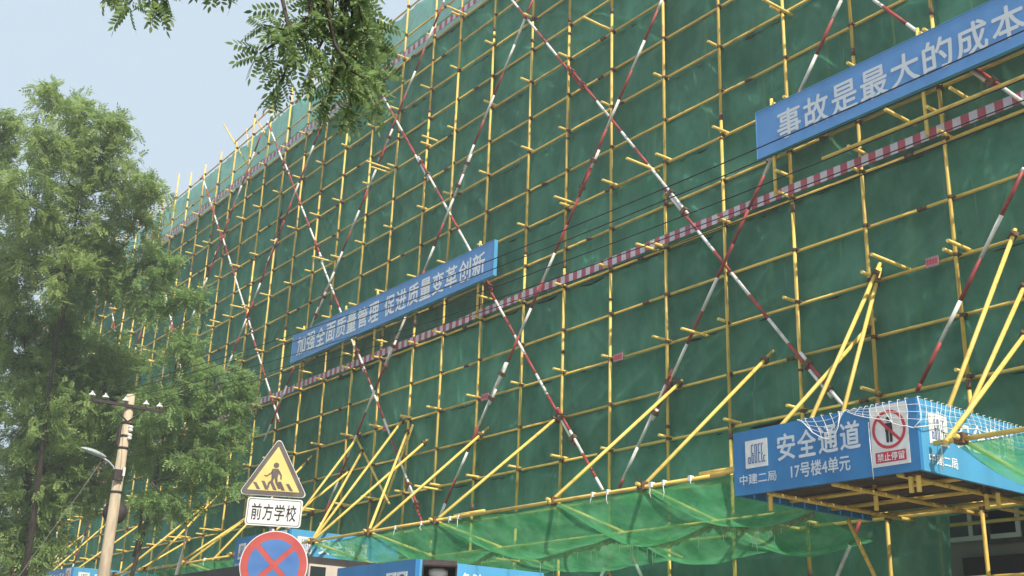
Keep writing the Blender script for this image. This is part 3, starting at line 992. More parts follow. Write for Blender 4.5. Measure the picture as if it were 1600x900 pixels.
# struts that tie the canopies and catch nets back to the scaffold are parts of the catch fans below
def catch_fan(x0, x1, ribs, struts, label, yo=-2.8, zo=4.47):
    t = thing('catch_fan', ((x0 + x1) / 2, yo / 2, 3.8), label, 'catch net', 'green catch fans along the scaffold')
    b = MB()
    x = x0
    while x < x1:
        xe = min(x + 6, x1)
        o = .03 * random.choice((-1, 1))
        b.tube((x - .25, yo, zo + random.uniform(-.01, .01)), (xe, yo + .02, zo + o * .4), TR, n=8)
        if xe < x1:
            b.tube((xe - .5, yo + .05, zo + .05), (xe + .4, yo + .05, zo + .05), TR, n=8)
        x = xe
    b.build('outer_rail', M['ledger'], t)
    zi = 3.86
    for yy in (-1.38,):
        b = MB()
        zz = zo + (zi - zo) * (yy - yo) / (-yo) - .04
        b.tube((x0 + .1, yy, zz), (x1 - .1, yy, zz), TR, n=8)
        b.build('middle_rail', M['ledger'], t)
    for x in ribs:
        b = MB()
        b.tube((x, yo - .12, zo + .03), (x, .08, zi), TR, n=8)
        b.obox((x, yo, zo + .01), (.055, 0, 0), (0, .06, 0), (0, 0, .06), 1)
        b.build('rib', [M['ledger'], M['clamp']], t)
    for p, q in struts:
        b = MB()
        p, q = Vector(p), Vector(q)
        d = (q - p).normalized()
        b.tube(p - d * .06, q + d * random.uniform(.1, .35), TR + .001, n=8)
        b.obox(q, d * .04, d.orthogonal().normalized() * .055, d.cross(d.orthogonal()).normalized() * .055, 1)
        b.build('strut', [M['strut'], M['clamp']], t)
    for i in range(int((x1 - x0) * .8)):
        x = random.uniform(x0 + .2, x1 - .2)
        b = MB()
        b.obox((x, yo, zo), (random.uniform(.01, .03), 0, 0), (0, TR + .008, 0), (0, 0, TR + .008))
        L = random.uniform(.03, .22)
        b.path([(x, yo - .03, zo - .02), (x + random.uniform(-.03, .03), yo - .035, zo - .02 - L * .6), (x + random.uniform(-.05, .05), yo - .03, zo - .02 - L)], .006, n=5)
        b.build('rope_tie', M['rope'], t)
    # netting: two sagging strips, tied between the ribs
    edges = sorted(set([x0] + [r for r in ribs if x0 + .6 < r < x1 - .6] + [x1]))
    for si, (ya, yb) in enumerate(((yo + .02, -1.36), (-1.38, -.02))):
        for a, c in zip(edges[:-1], edges[1:]):
            nx, ny = max(12, int((c - a) * 16)), 24
            sd = random.uniform(0, 90)
            sag0 = random.uniform(.16, .34) * min(1.0, (c - a) / 2.0)
            vs, fs = [], []
            for i in range(nx + 1):
                u_ = i / nx
                x = a + (c - a) * u_
                arch = math.sin(PI * u_)
                for q in range(ny + 1):
                    w = q / ny
                    y = ya + (yb - ya) * w
                    base = zo + (zi - zo) * (y - yo) / (-yo)
                    pin = math.sin(PI * w) if si else (math.sin(PI * w) * .9 + .35 * w)
                    z = base - .035 - sag0 * arch * (.25 * w + pin) - .06 * arch * nz(x * 1.6, y * 1.0, sd) - .05 * pin
                    y2 = y + .12 * arch * (w if si == 0 else (1 - w)) * nz(x * .8, sd, 2)
                    vs.append((x, y2, z + .012 * nz(x * 3, y * 3, sd)))
            for i in range(nx):
                for q in range(ny):
                    k = i * (ny + 1) + q
                    fs.append((k, k + ny + 1, k + ny + 2, k + 1))
            b = MB()
            b.add(vs, fs, 0, True)
            # frayed hem hanging from the strip's inner side
            h, hf = [], []
            for i in range(nx + 1):
                k = i * (ny + 1) + ny
                p = vs[k] if si == 0 else vs[i * (ny + 1) + 1]
                dz = .06 + .09 * abs(nz(p[0] * 6, sd, 4)) * 1.6
                h += [(p[0], p[1] + .004, p[2] - .004), (p[0], p[1] + .012, p[2] - dz)]
            for i in range(nx):
                hf.append((2 * i, 2 * i + 1, 2 * i + 3, 2 * i + 2))
            b.add(h, hf, 1, True)
            for _ in range(int((c - a) * 3)):
                i = random.randrange(1, nx)
                p = h[2 * i + 1]
                L = random.uniform(.06, .3)
                b.tube(p, (p[0] + random.uniform(-.02, .02), p[1], p[2] - L), .004, n=4, mi=2)
            b.build('net_strip', [M['fannet'], M['fray'], M['rope']], t)
    return t


catch_fan(-6.55, 5.74, (-6.4, -4.0, -1.62, 1.78, 3.85), [
    ((-6.4, -2.8, 4.47), (-6.53, -.05, 7.05)), ((-6.4, -2.8, 4.47), (-7.62, -.05, 7.75)), ((-6.4, -2.8, 4.47), (-9.51, -.05, 7.25)),
    ((-4.0, -2.8, 4.47), (-7.34, -.05, 7.43)), ((-4.02, -2.76, 4.47), (-4.25, -.05, 6.89)), ((-1.6, -2.8, 4.47), (-1.62, -.05, 6.82)),
    ((1.80, -2.84, 4.47), (1.86, -.05, 6.89)), ((3.86, -2.8, 4.47), (3.86, -.05, 6.92)),
    ((6.106, -2.2, 4.62), (6.106, -.05, 7.82)), ((5.874, -2.5, 4.82), (5.874, -.05, 6.99)), ((6.22, -1.6, 4.6), (6.118, -.05, 7.69)), ((8.345, -2.3, 4.6), (8.345, -.05, 7.77))],
    'long green catch net sagging between yellow ribs, left of the large entrance canopy')
catch_fan(-22.4, -10.1, (-22, -19, -16.4, -13.4, -10.4), [
    ((-9.75, -2.2, 4.47), (-9.75, -.05, 7.7)), ((-10.04, -2.65, 4.47), (-10.04, -.05, 6.84)), ((-16.38, -2.3, 4.4), (-16.38, -.05, 6.16)), ((-13.4, -2.8, 4.45), (-16.3, -.05, 6.2)),
    ((-22.36, -1.9, 4.4), (-22.36, -.05, 6.2)), ((-20.7, -2.1, 4.4), (-20.7, -.05, 5.85)), ((-18.9, -2.7, 4.45), (-19.6, -.05, 6.9)), ((-13.4, -2.8, 4.45), (-13.2, -.05, 6.9)), ((-11.6, -2.8, 4.45), (-12.6, -.05, 7.4)), ((-16.4, -2.8, 4.45), (-18.4, -.05, 7.2))],
    'green catch net behind the trees at the left, with crossing yellow struts')
catch_fan(-38, -25.8, (-37, -34.2, -31.2, -28.2), [((-34, -2.6, 4.47), (-34, -.05, 6.8)), ((-34.4, -2.4, 4.47), (-34.4, -.05, 6.25)), ((-25.6, -2.7, 4.45), (-25.6, -.05, 6.8)), ((-31.2, -2.7, 4.45), (-32, -.05, 7.0)), ((-28.2, -2.7, 4.45), (-29.3, -.05, 7.2))],
          'farthest green catch net at the extreme left beyond the utility pole')
catch_fan(8.86, 13.6, (8.95, 11.2, 13.4), [((8.78, -2.8, 4.42), (8.33, -.05, 6.33)), ((8.41, -2.2, 4.4), (8.41, -.05, 7.0)), ((11.2, -2.8, 4.42), (11.2, -.05, 6.9)), ((13.4, -2.8, 4.42), (13.4, -.05, 6.9))],
          'green catch net at the right edge in front of the canopy side', zo=4.40)

# ------------------------------------------------------------------ white rope net draped over the right canopy
rn = MB()
XC, YF, ZT = 8.557, -3.0, 4.917
def edge_pt(s, d, out):
    """s metres along the top edge (negative on the front, positive down the side), d below it"""
    if s < 0:
        return Vector((XC + s, YF - out, ZT - d))
    return Vector((XC + out, YF + s, ZT - d))
def drape(s0, s1, depth, step=.095, rows_=4):
    N = int((s1 - s0) / step)
    prev = None
    grid = []
    for i in range(N + 1):
        s = s0 + (s1 - s0) * i / N
        D = depth(s) + .015 * nz(s * 9, 3, 1)
        line = []
        for q in range(rows_ + 1):
            f = q / rows_
            ss = s + .045 * math.sin(f * 2.4 + s * 5) + .10 * f * (1 if s < -.3 else -.6) * (D / .4) + .012 * nz(s * 13, q, 5)
            line.append(edge_pt(ss, D * f ** 1.05 - .006 * (q == 0), .022 + .03 * f + .012 * nz(s * 7, q * 2, 8)))
        grid.append(line)
        rn.path([line[0] + Vector((0, .05, .004))] + line, .0034, n=5)
    for q in range(1, rows_ + 1):
        rn.path([g[q] for g in grid], .0030 if q < rows_ else .006, n=5)
drape(-1.62, -.98, lambda s: .30 * math.sin(PI * (s + 1.62) / .64) ** .8 + .02)
drape(-.86, 0.0, lambda s: .03 + .33 * ((s + .86) / .86) ** .8)
drape(0.012, 2.7, lambda s: .36 * (1 - .3 * min(1, s / .5)) if s < .5 else .25 + .05 * math.sin(s * 4), step=.105)
rn.path([(7.93, -3.03, 4.72), (7.94, -3.04, 4.4), (7.95, -3.035, 4.05)], .005, n=5)
rn.path([(XC + .05, -2.66, 4.8), (XC + .06, -2.66, 4.45), (XC + .05, -2.67, 4.12)], .006, n=5)
tag(rn.build('rope_net', M['rope']), 'white rope net draped over the top edge of the large blue entrance canopy', 'rope net')

# ------------------------------------------------------------------ road signs on one post
az = R(57)
SU = Vector((math.cos(az), math.sin(az), -.018)).normalized()
SN = Vector((math.sin(az), -math.cos(az), 0))
SV = SN.cross(SU) * 1.0
SV = Vector((SV.x, SV.y, SV.z)) if SV.z > 0 else -SV
SU = SV.cross(SN)
oT = Vector((4.70, -8.93, 3.735))      # centre of the triangle's base line region
def flat(b, pts, o, l0, l1, mi=0):
    b.prism(pts, o, SU, SV, SN, l0, l1, mi)
def rtri(s, r, dy=0):
    h = s * math.sqrt(3) / 2
    c = [(-s / 2, -h / 3), (s / 2, -h / 3), (0, 2 * h / 3)]
    pts = []
    for (x, y), a in zip(c, (210, -30, 90)):
        k = 1 - 2 * r / (s / math.sqrt(3))
        for i in range(7):
            t = R(a - 60 + 120 * i / 6)
            pts.append((x * k + r * math.cos(t), y * k + r * math.sin(t) + dy))
    return pts
def at_px(o):
    return Vector(o)
wc = Vector(TRI_C)
ws = thing('warning_sign', wc, 'yellow triangular pedestrian crossing sign with a dark border above the white school plate', 'road sign', 'road signs on the left post')
b = MB(); flat(b, rtri(.735, .035), wc, -.022, 0.0); b.build('backing', M['paper'], ws)
b = MB(); flat(b, rtri(.715, .034), wc, .0005, .003); b.build('border', M['signgry'], ws)
b = MB(); flat(b, rtri(.555, .004), wc, .0035, .006); b.build('face', M['signyel'], ws)
b = MB()
flat(b, circle(.030, 18, c=(0, .115)), wc, .0065, .008)
for q in ([(-.03, .078), (-.045, .06), (-.036, -.02), (.028, -.02), (.04, .055), (.028, .078)],                      # torso
          [(-.04, .068), (-.032, .052), (-.088, .002), (-.115, .006), (-.115, -.006), (-.086, -.012), (-.022, .035)],   # left arm
          [(.026, .07), (.042, .06), (.072, .012), (.074, -.034), (.058, -.032), (.055, .006), (.022, .04)],            # right arm
          [(-.034, -.018), (-.004, -.018), (-.018, -.062), (-.046, -.085), (-.05, -.13), (-.074, -.128), (-.066, -.072), (-.04, -.05)],
          [(-.004, -.018), (.028, -.018), (.034, -.065), (.068, -.112), (.074, -.135), (.048, -.135), (.012, -.074)]):
    flat(b, q[::-1] if sum((q[i][0] * q[(i + 1) % len(q)][1] - q[(i + 1) % len(q)][0] * q[i][1]) for i in range(len(q))) < 0 else q, wc, .0065, .0085)
for i in range(5):
    x = -.20 + i * .087
    tpy = -.058 + (0 if 0 < i < 4 else -.018)
    flat(b, [(x + .024, -.15), (x + .062, -.15), (x + .010, tpy), (x - .026, tpy)], wc, .0065, .0078)
b.build('pictogram', M['signgry'], ws)
pc = Vector(PLATE_C)
sp = thing('sign_plate', pc, 'white rectangular plate with four black characters under the yellow triangle', 'road sign', 'road signs on the left post')
b = MB(); flat(b, rbox2(-.292, -.147, .292, .147, .03), pc, -.018, 0.0); b.build('face', M['paper'], sp)
b = MB()
for (a0, a1) in ((rbox2(-.278, -.133, .278, .133, .024), rbox2(-.272, -.127, .272, .127, .021)),):
    k = len(a0)
    for i in range(k):
        q = [a0[i], a0[(i + 1) % k], a1[(i + 1) % k], a1[i]]
        b.add([pc + SU * p[0] + SV * p[1] + SN * .002 for p in q], [(0, 1, 2, 3)])
b.build('border', M['signgry'], sp)
b = MB()
for i, ch in enumerate('前方学校'):
    text_on(b, ch, pc, SU, SV, SN, -.237 + i * .122, -.237 + i * .122 + .104, -.086, .084, bold=.004, lift=.002)
b.build('lettering', M['inkblk'], sp)
rc = Vector(ROUND_C)
nsn = thing('no_stopping_sign', rc, 'round blue no stopping sign with a red ring and red cross', 'road sign', 'road signs on the left post')
b = MB(); flat(b, circle(.352, 56), rc, -.02, 0.0); b.build('backing', M['paper'], nsn)
b = MB(); flat(b, circle(.343, 56), rc, .0005, .003); b.build('ring', M['signred'], nsn)
b = MB()
for k in range(4):
    a = PI / 2 * k
    rin, w = .266, .028
    pts = []
    e = math.asin(w / rin)
    m_ = a
    pts = [(math.cos(m_) * w * math.sqrt(2), math.sin(m_) * w * math.sqrt(2))]
    pts += [(rin * math.cos(m_ - PI / 4 + e + (PI / 2 - 2 * e) * i / 14), rin * math.sin(m_ - PI / 4 + e + (PI / 2 - 2 * e) * i / 14)) for i in range(15)]
    flat(b, pts, rc, .0035, .0052)
b.build('blue_field', M['signblue'], nsn)
pb = pc - SN * .055
b = MB()
b.tube((pb.x, pb.y, 0), (pb.x, pb.y, wc.z + .30), .038, n=14)
for c in (wc, pc, rc):
    b.obox(Vector((pb.x, pb.y, c.z)) + SN * .018, SU * .075, SN * .03, Vector((0, 0, .014)))
tag(b.build('sign_post', M['metal'], origin=(pb.x, pb.y, 0)), 'grey steel post behind the triangular, white and round road signs', 'sign post')

# ------------------------------------------------------------------ utility pole, street lamp, wires
PX, PY = -10.2, -5.88
up_ = thing('utility_pole', (PX, PY, 0), 'pale concrete utility pole with a crossarm of white insulators at left', 'utility pole')
b = MB()
b.path([(PX, PY, 0), (PX, PY, 4), (PX, PY, 7.82)], [.165, .13, .098], n=20)
b.build('pole_shaft', M['conc'], up_)
b = MB()
b.obox((PX + .11, PY - .09, 7.53), (.03, 0, 0), (0, .83, 0), (0, 0, .035))
for yy in (-.48, .35):
    b.tube((PX + .1, PY + yy, 7.5), (PX + .1, PY - .02, 7.16), .018, n=6)
b.build('crossarm', M['dark'], up_)
INS = (-6.79, -6.485, -6.02, -5.535, -5.215)
for y in INS:
    b = MB()
    b.tube((PX + .11, y, 7.56), (PX + .11, y, 7.63), .014, n=8, mi=1)
    b.path([(PX + .11, y, 7.62), (PX + .11, y, 7.635), (PX + .11, y, 7.655), (PX + .11, y, 7.675), (PX + .11, y, 7.70), (PX + .11, y, 7.735)], [.074, .08, .070, .042, .022, .016], n=14)
    b.build('insulator', [M['porc'], M['dark']], up_)
for z in (7.14, 6.84, 6.56, 5.55):
    b = MB()
    b.path([(PX, PY, z - .025), (PX, PY, z + .025)], .118 + (7 - z) * .008, n=20)
    b.build('clamp_band', M['dark'], up_)
b = MB()
b.obox((PX - .02, PY - .13, 6.85), (.05, 0, 0), (0, .03, 0), (0, 0, .24))
b.build('junction_box', M['dark'], up_)
b = MB()
for z in (7.05, 6.98, 6.86, 6.79):
    b.path([(PX + .09, PY + .05, z), (PX + .15, PY + .10, z)], [.045, .03], n=10)
b.build('insulator_rack', M['porc'], up_)
b = MB()
b.path([(PX + .02, -6.35, 6.15), (PX, -6.7, 5.4), (PX, -7.4, 4.05), (PX, -8.8, 1.2), (PX, -9.0, .1)], .008, n=5)
b.build('guy_wire', M['greywire'], up_)
sl = thing('street_lamp', (PX, PY - .12, 6.0), 'grey cobra-head street lamp on a curved arm clamped to the concrete pole', 'street lamp')
b = MB()
b.path([(PX + .03, PY - .1, 5.95), (PX + .04, PY - .16, 6.10), (PX + .04, PY - .28, 6.2), (PX + .02, PY - .5, 6.31)], .021, n=8)
b.build('arm', M['lamp'], sl)
b = MB()
pts, rad = [], []
for i in range(11):
    f = i / 10
    pts.append((PX + .02, PY - .36 - .58 * f, 6.285 + .14 * f))
    rad.append(.03 + .075 * math.sin(PI * min(1, f * .98 + .02)) ** .7 * (1 if f < .97 else .5))
b.path(pts, rad, n=14)
for i, p in enumerate(b.v):
    zc = 6.285 + .14 * ((PY - .36 - p[1]) / .58)
    b.v[i] = (p[0], p[1], zc + (p[2] - zc) * (.75 if p[2] > zc else .35))
b.build('lamp_head', M['lamp'], sl)
b = MB()
b.obox((PX + .14, PY - .06, 5.92), (.05, 0, 0), (0, .10, 0), (0, 0, .12), 1)
b.obox((PX + .16, PY + .04, 6.0), (.05, 0, 0), (0, .025, 0), (0, 0, .1), 0)
b.build('control_box', [M['paper'], M['dark']], sl)
b = MB()
b.path([(PX - .18, PY + .10, 5.12), (PX - .15, PY + .085, 5.12), (PX - .1, PY + .06, 5.12)], [.25, .27, .1], n=28)
b.tube((PX - .1, PY + .06, 5.12), (PX, PY, 5.12), .03, n=8)
md = b.build('traffic_mirror', M['dark'])
tag(md, 'dark round disc bracketed behind the concrete pole below the street lamp', 'mirror')
for y, dz, x1, zm in ((-6.79, 0, 30, 6.49), (-6.485, 0, 30, 6.55), (-6.02, 0, 30, 6.565), (-5.535, 0, 30, 6.66), (-5.215, 0, 30, 6.72)):
    pts = []
    for i in range(49):
        x = PX + .11 + (x1 - PX) * i / 48
        c = (x - 11.5) / (11.5 - PX)
        pts.append((x, y, zm - .12 + (7.74 - zm + .12) * c * c))
    b = MB()
    b.path(pts, .0065, n=5)
    tag(b.build('power_cable', M['wire']), 'thin dark power cable running from the utility pole insulators across the scaffold', 'power cable', 'power cables from the utility pole')
b = MB()
for i in range(5):
    b.path([(-13.6 + .05 * i, -2.9, 5.5 - .03 * i), (-11.6, -3.6, 5.0 - .05 * i + .02 * (i % 2)), (-8.0, -5.0, 4.2 - .07 * i), (-4.0, -6.6, 3.3 - .06 * i)], .012, n=5)
tag(b.build('cable_bundle', M['greywire']), 'bundle of slack grey telephone cables sloping down behind the white school plate', 'cables')

# ------------------------------------------------------------------ low things along the bottom edge
kb = thing('guard_booth', (-.8, -6.3, 0), 'charcoal roofed booth with a cream end wall low behind the round road sign', 'booth')
b = MB()
b.box((-3.9, -7.124, 2.5), (2.03, -7.02, 3.2)); b.box((-3.9, -7.02, 3.02), (2.03, -4.9, 3.2))
b.build('roof', M['roof'], kb)
b = MB()
b.box((-3.8, -6.9, 0), (2.0, -5.0, 2.9)); b.box((2.031, -7.1, 2.3), (2.084, -4.9, 3.10))
b.build('wall', M['cream'], kb)
b = MB()
b.box((2.086, -7.08, 2.2), (2.10, -6.86, 3.07))
b.build('window', M['glass'], kb)

nb = thing('safety_notice_box', (3.7, -6.1, 0), 'blue box sign with white safety characters and mandatory symbols at the bottom edge', 'sign box')
b = MB(); b.box((2.78, -7.052, .9), (4.626, -7.0, 3.0)); b.build('front_panel', M['blueshade'], nb)
b = MB(); b.box((4.58, -6.998, .9), (4.628, -5.19, 3.0)); b.build('side_panel', M['bluelit'], nb)
b = MB(); b.box((2.78, -6.998, .9), (2.83, -5.19, 2.99)); b.box((2.835, -5.24, .9), (4.575, -5.19, 2.99)); b.build('back_panel', M['blueshade'], nb)
for x in (2.86, 4.5):
    b = MB(); b.box((x - .04, -6.5, 0), (x + .04, -6.42, .95)); b.build('leg', M['metal'], nb)
b = MB()
for x0, x1 in ((2.86, 3.0), (3.02, 3.16), (4.0, 4.22), (4.245, 4.46)):
    b.box((x0, -7.058, 2.55), (x1, -7.0525, 2.87 if x0 > 3.9 else 2.83))
b.build('plate', M['paper'], nb)
b = MB()
for cx in (4.11, 4.352):
    for rr, dd in ((.088, .001),):
        b.add([Vector((cx, -7.059, 2.755)) + X1 * p[0] + Z1 * p[1] for p in circle(rr, 28)], [tuple(range(28))])
b.build('mandatory_symbol', M['inkblue'], nb)
b = MB()
for cx in (4.11, 4.352):
    b.add([Vector((cx, -7.0605, 2.785)) + X1 * p[0] + Z1 * p[1] for p in circle(.025, 14)], [tuple(range(14))])
    b.add([(cx - .04, -7.0605, 2.69), (cx + .04, -7.0605, 2.69), (cx + .035, -7.0605, 2.755), (cx - .035, -7.0605, 2.755)], [(0, 1, 2, 3)])
text_on(b, '必须戴安全帽', (0, -7.052, 0), X1, Z1, FR, 3.28, 3.96, 2.66, 2.79, bold=.01)
b.build('lettering', M['lettshade'], nb)
b = MB()
b.box((4.6285, -6.95, 2.40), (4.632, -6.62, 2.93))
b.build('plate', M['paper'], nb)
b = MB()
for s, l, mi in ((.145, .0045, 0), (.115, .006, 1)):
    b.add([Vector((4.628 + l, -6.77, 2.70)) + Y1 * p[0] + Z1 * p[1] for p in ((-s, -s * .8), (s, -s * .8), (0, s * 1.05))], [(0, 1, 2)], mi)
b.box((4.635, -6.785, 2.68), (4.637, -6.755, 2.76), 0)
b.build('warning_symbol', [M['inkblk'], M['signyel']], nb)
b = MB()
text_on(b, '危险', (4.628, 0, 0), Y1, Z1, X1, -6.42, -6.1, 2.70, 2.9, bold=.016)
b.build('lettering', M['lett'], nb)
b = MB()
text_on(b, '注意', (4.628, 0, 0), Y1, Z1, X1, -5.98, -5.66, 2.68, 2.88, bold=.016)
b.build('lettering', M['lett'], nb)
b = MB()
b.box((4.6285, -5.58, 2.5), (4.632, -5.3, 2.93))
b.build('plate', M['paper'], nb)

fl = thing('floodlight', (6.72, -8.1, 0), 'dark grey floodlight housing with a white lamp in front of the bright blue sign face', 'floodlight')
fo, fu, fn = Vector((6.73, -8.10, 2.63)), Vector((.52, .85, 0)).normalized(), Vector((.80, -.5, -.33)).normalized()
fv = fn.cross(fu); fv = fv if fv.z > 0 else -fv
b = MB()
b.obox(fo - fn * .10, fu * .16, fv * .10, fn * .006)
for s in (-1, 1):
    b.obox(fo + fu * .155 * s, fu * .008, fv * .10, fn * .10)
    b.obox(fo + fv * .095 * s, fu * .147, fv * .008, fn * .10)
b.build('housing', M['dark'], fl)
b = MB()
b.path([fo - fu * .1 - fn * .02, fo - fu * .05 - fn * .02, fo + fu * .03 - fn * .02, fo + fu * .08 - fn * .02], [.03, .05, .05, .03], n=12)
b.build('lamp', M['porc'], fl)
b = MB()
b.tube((fo.x - .12, fo.y + .1, 0), (fo.x - .12, fo.y + .1, 2.55), .03, n=10)
b.build('post', M['metal'], fl)

# ------------------------------------------------------------------ trees
rng = np.random.default_rng(11)


def np_mesh(name, verts, quads, m, parent):
    o = root_loc(parent)
    me = bpy.data.meshes.new(name)
    nv, nf = len(verts), len(quads)
    k = quads.shape[1]
    me.vertices.add(nv)
    me.vertices.foreach_set('co', (verts - np.array(o)).astype(np.float32).ravel())
    me.loops.add(nf * k)
    me.loops.foreach_set('vertex_index', quads.astype(np.int32).ravel())
    me.polygons.add(nf)
    me.polygons.foreach_set('loop_start', (np.arange(nf) * k).astype(np.int32))
    me.polygons.foreach_set('loop_total', np.full(nf, k, np.int32))
    me.materials.append(m)
    me.update()
    me.validate()
    ob = bpy.data.objects.new(name, me)
    COL.objects.link(ob)
    ob.parent = parent
    return ob


def frond(npairs, ll, lw, droop):
    """feathery leaf along +x, one unit long: leaflet pairs and an end leaflet; returns verts, quads"""
    v, q = [], []
    def leaflet(x, z, dx, dy):
        d = np.array([dx, dy, -.25]); d /= np.linalg.norm(d)
        s = np.cross(d, [0, 0, 1]); s /= np.linalg.norm(s)
        p = np.array([x, 0, z])
        k = len(v)
        v.extend([p, p + d * ll * .45 + s * lw, p + d * ll, p + d * ll * .45 - s * lw])
        q.append((k, k + 1, k + 2, k + 3))
    for i in range(npairs):
        x = .18 + .75 * i / npairs
        z = -droop * x * x
        leaflet(x, z, .55, 1); leaflet(x, z, .55, -1)
    leaflet(.92, -droop * .85, 1, .05)
    return np.array(v), np.array(q)


def scatter(base, dirs, size, tmpl):
    """copies of the leaf template at base pointing along dirs"""
    tv, tq = tmpl
    n = len(base)
    x = dirs / np.linalg.norm(dirs, axis=1, keepdims=True)
    upv = np.tile([0, 0, 1.0], (n, 1)) + rng.normal(0, .45, (n, 3))
    y = np.cross(upv, x); y /= np.linalg.norm(y, axis=1, keepdims=True) + 1e-9
    z = np.cross(x, y)
    V = base[:, None, :] + size[:, None, None] * (tv[None, :, 0, None] * x[:, None, :] + tv[None, :, 1, None] * y[:, None, :] + tv[None, :, 2, None] * z[:, None, :])
    Q = tq[None] + (np.arange(n) * len(tv))[:, None, None]
    return V.reshape(-1, 3), Q.reshape(-1, tq.shape[1])


def tree(loc, lobes, label, leaf, name='locust_tree', dens=1.0, fork=.45, trunk_r=.13, size=.25, rs=.94):
    t = thing(name, loc, label, 'tree', 'leafy street trees at the left')
    loc = Vector(loc)
    L = np.array(lobes)
    bases, dirs, sizes = [], [], []
    wood = MB()
    cen = Vector(L[:, :3].mean(0))
    top = Vector((cen.x, cen.y, float(L[:, 2].min()) + .2))
    fk = loc.lerp(Vector((cen.x, cen.y, 0)), .5); fk.z = max(2.2, top.z * fork)
    wood.path([loc, loc.lerp(fk, .5) + Vector((random.uniform(-.3, .3), random.uniform(-.2, .2), 0)), fk, fk.lerp(Vector((cen.x, cen.y, cen.z)), .5) + Vector((random.uniform(-.3, .3), random.uniform(-.25, .25), 0)), (cen.x, cen.y, cen.z + .6)], [trunk_r, trunk_r * .8, trunk_r * .6, trunk_r * .32, trunk_r * .12], n=9)
    nodes = [(fk.lerp(Vector((cen.x, cen.y, cen.z)), f), trunk_r * .5 * (1 - .6 * f)) for f in (0.3, .6, 1.0)]
    order = sorted(lobes, key=lambda q: (Vector(q[:3]) - cen).length)
    for (x, y, z, r) in order:
        r *= rs
        c = Vector((x, y, z))
        s, sr = min(nodes, key=lambda nd: (nd[0] - c).length + max(0, nd[0].z - c.z) * 1.5)
        mid = s.lerp(c, .5) + Vector((random.uniform(-.2, .2), random.uniform(-.2, .2), -.12))
        r1 = max(.012, sr * .62)
        wood.path([s, mid, c, c + Vector((0, 0, r * .5))], [sr * .8, (sr + r1) * .4, r1, .006], n=6)
        nodes.append((c, r1))
        ncl = max(8, int(48 * r * r * dens + 10))
        for _ in range(ncl):
            d = rng.normal(size=3); d /= np.linalg.norm(d)
            p = np.array(c) + d * np.array([1, 1, .85]) * r * (rng.random() ** .38)
            wood.path([c.lerp(Vector(p), .2), c.lerp(Vector(p), .6) + Vector((0, 0, -.03)), Vector(p)], [.009, .006, .003], n=4, caps=False)
            m = int(rng.integers(12, 26))
            # spray along a short twig
            tw = d * .5 + rng.normal(0, .5, 3) + np.array([0, 0, -.15]); tw /= np.linalg.norm(tw)
            f = rng.random(m)[:, None]
            bp = p + tw * (f - .4) * rng.uniform(.35, .75) + rng.normal(0, .05, (m, 3))
            dd = tw * .5 + rng.normal(0, .75, (m, 3)) + np.array([0, 0, -.25])
            bases.append(bp); dirs.append(dd); sizes.append(rng.uniform(.65, 1.2, m) * size)
    V, Q = scatter(np.concatenate(bases), np.concatenate(dirs), np.concatenate(sizes), frond(4, .36, .085, .35))
    wood.build('trunk', M['bark'], t)
    np_mesh('crown', V, Q, leaf, t)
    return t


tree((-18.0, -5.3, 0), LOBES_A, 'tall locust tree whose crown rises against the sky at upper left', M['leafA'], dens=.8, rs=.88)
tree((-17.6, -9.2, 0), LOBES_D, 'tree cut by the left edge of the picture beside the tall crown', M['leafA'], dens=.8, rs=.85)
tree((-15.6, -7.6, 0), LOBES_B, 'bushy fresh green tree filling the lower left corner behind the street lamp', M['leafB'], dens=1.0, rs=.98)
tree((-15.3, -4.3, 0), LOBES_C, 'feathery spreading tree between the utility pole and the scaffold', M['leafC'], dens=.6, rs=.92)

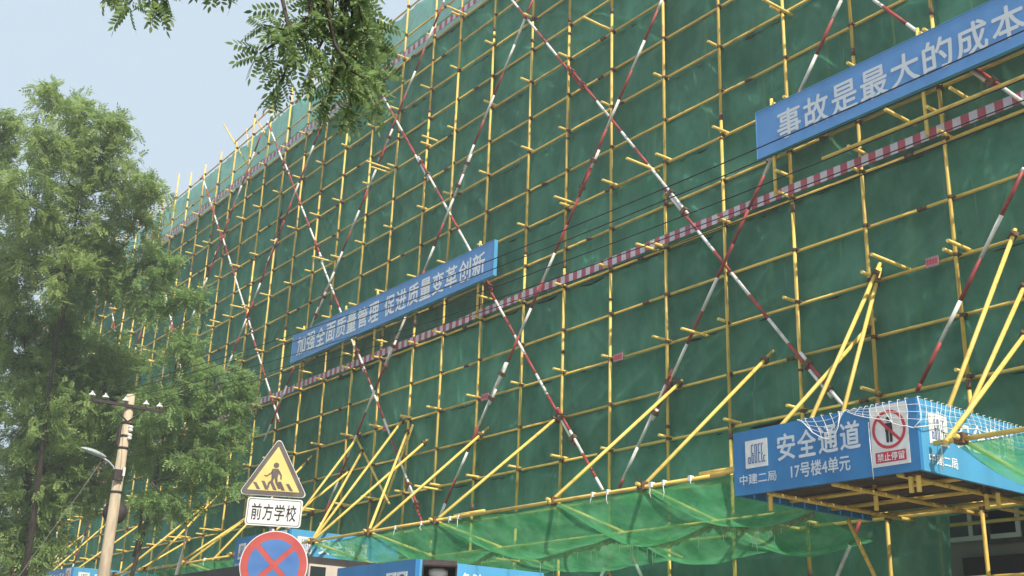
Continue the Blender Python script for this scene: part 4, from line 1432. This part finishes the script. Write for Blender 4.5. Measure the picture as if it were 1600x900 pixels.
# near tree: only its overhanging branch comes into the picture
nt_ = thing('overhanging_tree', (12.2, -15.9, 0), 'pinnate leaved branch of a near tree hanging in from the top edge', 'tree')
w = MB()
LIMB = [Vector(p) for p in [(12.24, -13.46, 4.36), (12.29, -13.2, 4.36), (12.42, -12.92, 4.42), (12.64, -12.66, 4.39), (12.63, -12.39, 4.56), (12.67, -12.26, 4.83)]]
w.path([(12.2, -15.9, 0), (12.15, -15.8, 2.0), (12.2, -15.5, 3.6), (12.1, -14.6, 4.5)] + LIMB, [.16, .14, .12, .075, .045, .04, .034, .028, .02, .01], n=10)
bs, ds, sz = [], [], []
for tw in TWIGS:
    pts = [Vector(p) for p in tw]
    k = min(range(len(LIMB) - 1), key=lambda q: (LIMB[q].lerp(LIMB[q + 1], .5) - pts[0]).length)
    root = LIMB[k].lerp(LIMB[k + 1], random.random())
    for f_ in (.35, .6, .85):
        for _ in range(4):
            bs.append(root.lerp(pts[0], f_)); ds.append(Vector((random.uniform(-1, 1), random.uniform(-1, 1), random.uniform(-.4, .5)))); sz.append(random.uniform(.08, .12))
    w.path([root, root.lerp(pts[0], .5) + Vector((0, 0, .02))] + pts, [.012, .009] + [.007 - .005 * i / len(pts) for i in range(len(pts))], n=5)
    for a, c in zip(pts[:-1], pts[1:]):
        L = (c - a).length
        n = max(2, int(L / (.0100 if pts[-1].x > 12.25 else .034)))
        for i in range(n):
            p = a.lerp(c, (i + random.random()) / n)
            d = (c - a).normalized() * .35 + Vector((random.uniform(-1, 1), random.uniform(-1, 1), random.uniform(-.75, .35)))
            bs.append(p); ds.append(d); sz.append(random.uniform(.07, .118))
    for i in range(5):
        bs.append(pts[-1]); ds.append((pts[-1] - pts[-2]).normalized() * .5 + Vector((random.uniform(-.7, .7), random.uniform(-.7, .7), random.uniform(-.9, 0)))); sz.append(random.uniform(.08, .12))
w.build('trunk', M['bark'], nt_)


def pinnate(npairs):
    """one unit long compound leaf with pointed oval leaflets"""
    v, q = [], []
    def lf(x, z, dx, dy, L, wd):
        d = np.array([dx, dy, -.35]); d /= np.linalg.norm(d)
        s = np.cross(d, [0, 0, 1]); s /= np.linalg.norm(s)
        p = np.array([x, 0, z]); dn = np.array([0, 0, -1])
        k = len(v)
        v.extend([p, p + d * L * .3 + s * wd + dn * .012, p + d * L * .62 + s * wd * .92 + dn * .02, p + d * L + dn * .035,
                  p + d * L * .62 - s * wd * .92 + dn * .02, p + d * L * .3 - s * wd + dn * .012])
        q.append((k, k + 1, k + 2, k + 3, k + 4, k + 5))
    for i in range(npairs):
        x = .14 + .80 * i / npairs
        z = -.22 * x * x
        L = .30 * (1 - .25 * abs(i / npairs - .4))
        lf(x, z, .45, 1, L, .052); lf(x + .03, z, .45, -1, L, .052)
    lf(.93, -.2, 1, .03, .28, .055)
    return np.array(v), np.array(q)


V, Q = scatter(np.array(bs), np.array(ds), np.array(sz), pinnate(6))
np_mesh('leaves', V, Q, M['leafN'], nt_)

# ------------------------------------------------------------------ thin summer haze round the whole place
b = MB()
b.box((-125, -60, -1.0), (62, 40, 23.6))
hz_ = b.build('haze', None, origin=(0, 0, -1))
hz_.data.materials.clear()
hm = bpy.data.materials.new('haze_air')
hm.use_nodes = True
hm.node_tree.nodes.clear()
pv = hm.node_tree.nodes.new('ShaderNodeVolumePrincipled')
pv.inputs['Color'].default_value = (0.92, 0.95, 1.0, 1)
pv.inputs['Density'].default_value = 0.0027
pv.inputs['Anisotropy'].default_value = 0.2
ho = hm.node_tree.nodes.new('ShaderNodeOutputMaterial')
hm.node_tree.links.new(pv.outputs[0], ho.inputs['Volume'])
hz_.data.materials.append(hm)
tag(hz_, kind='stuff')
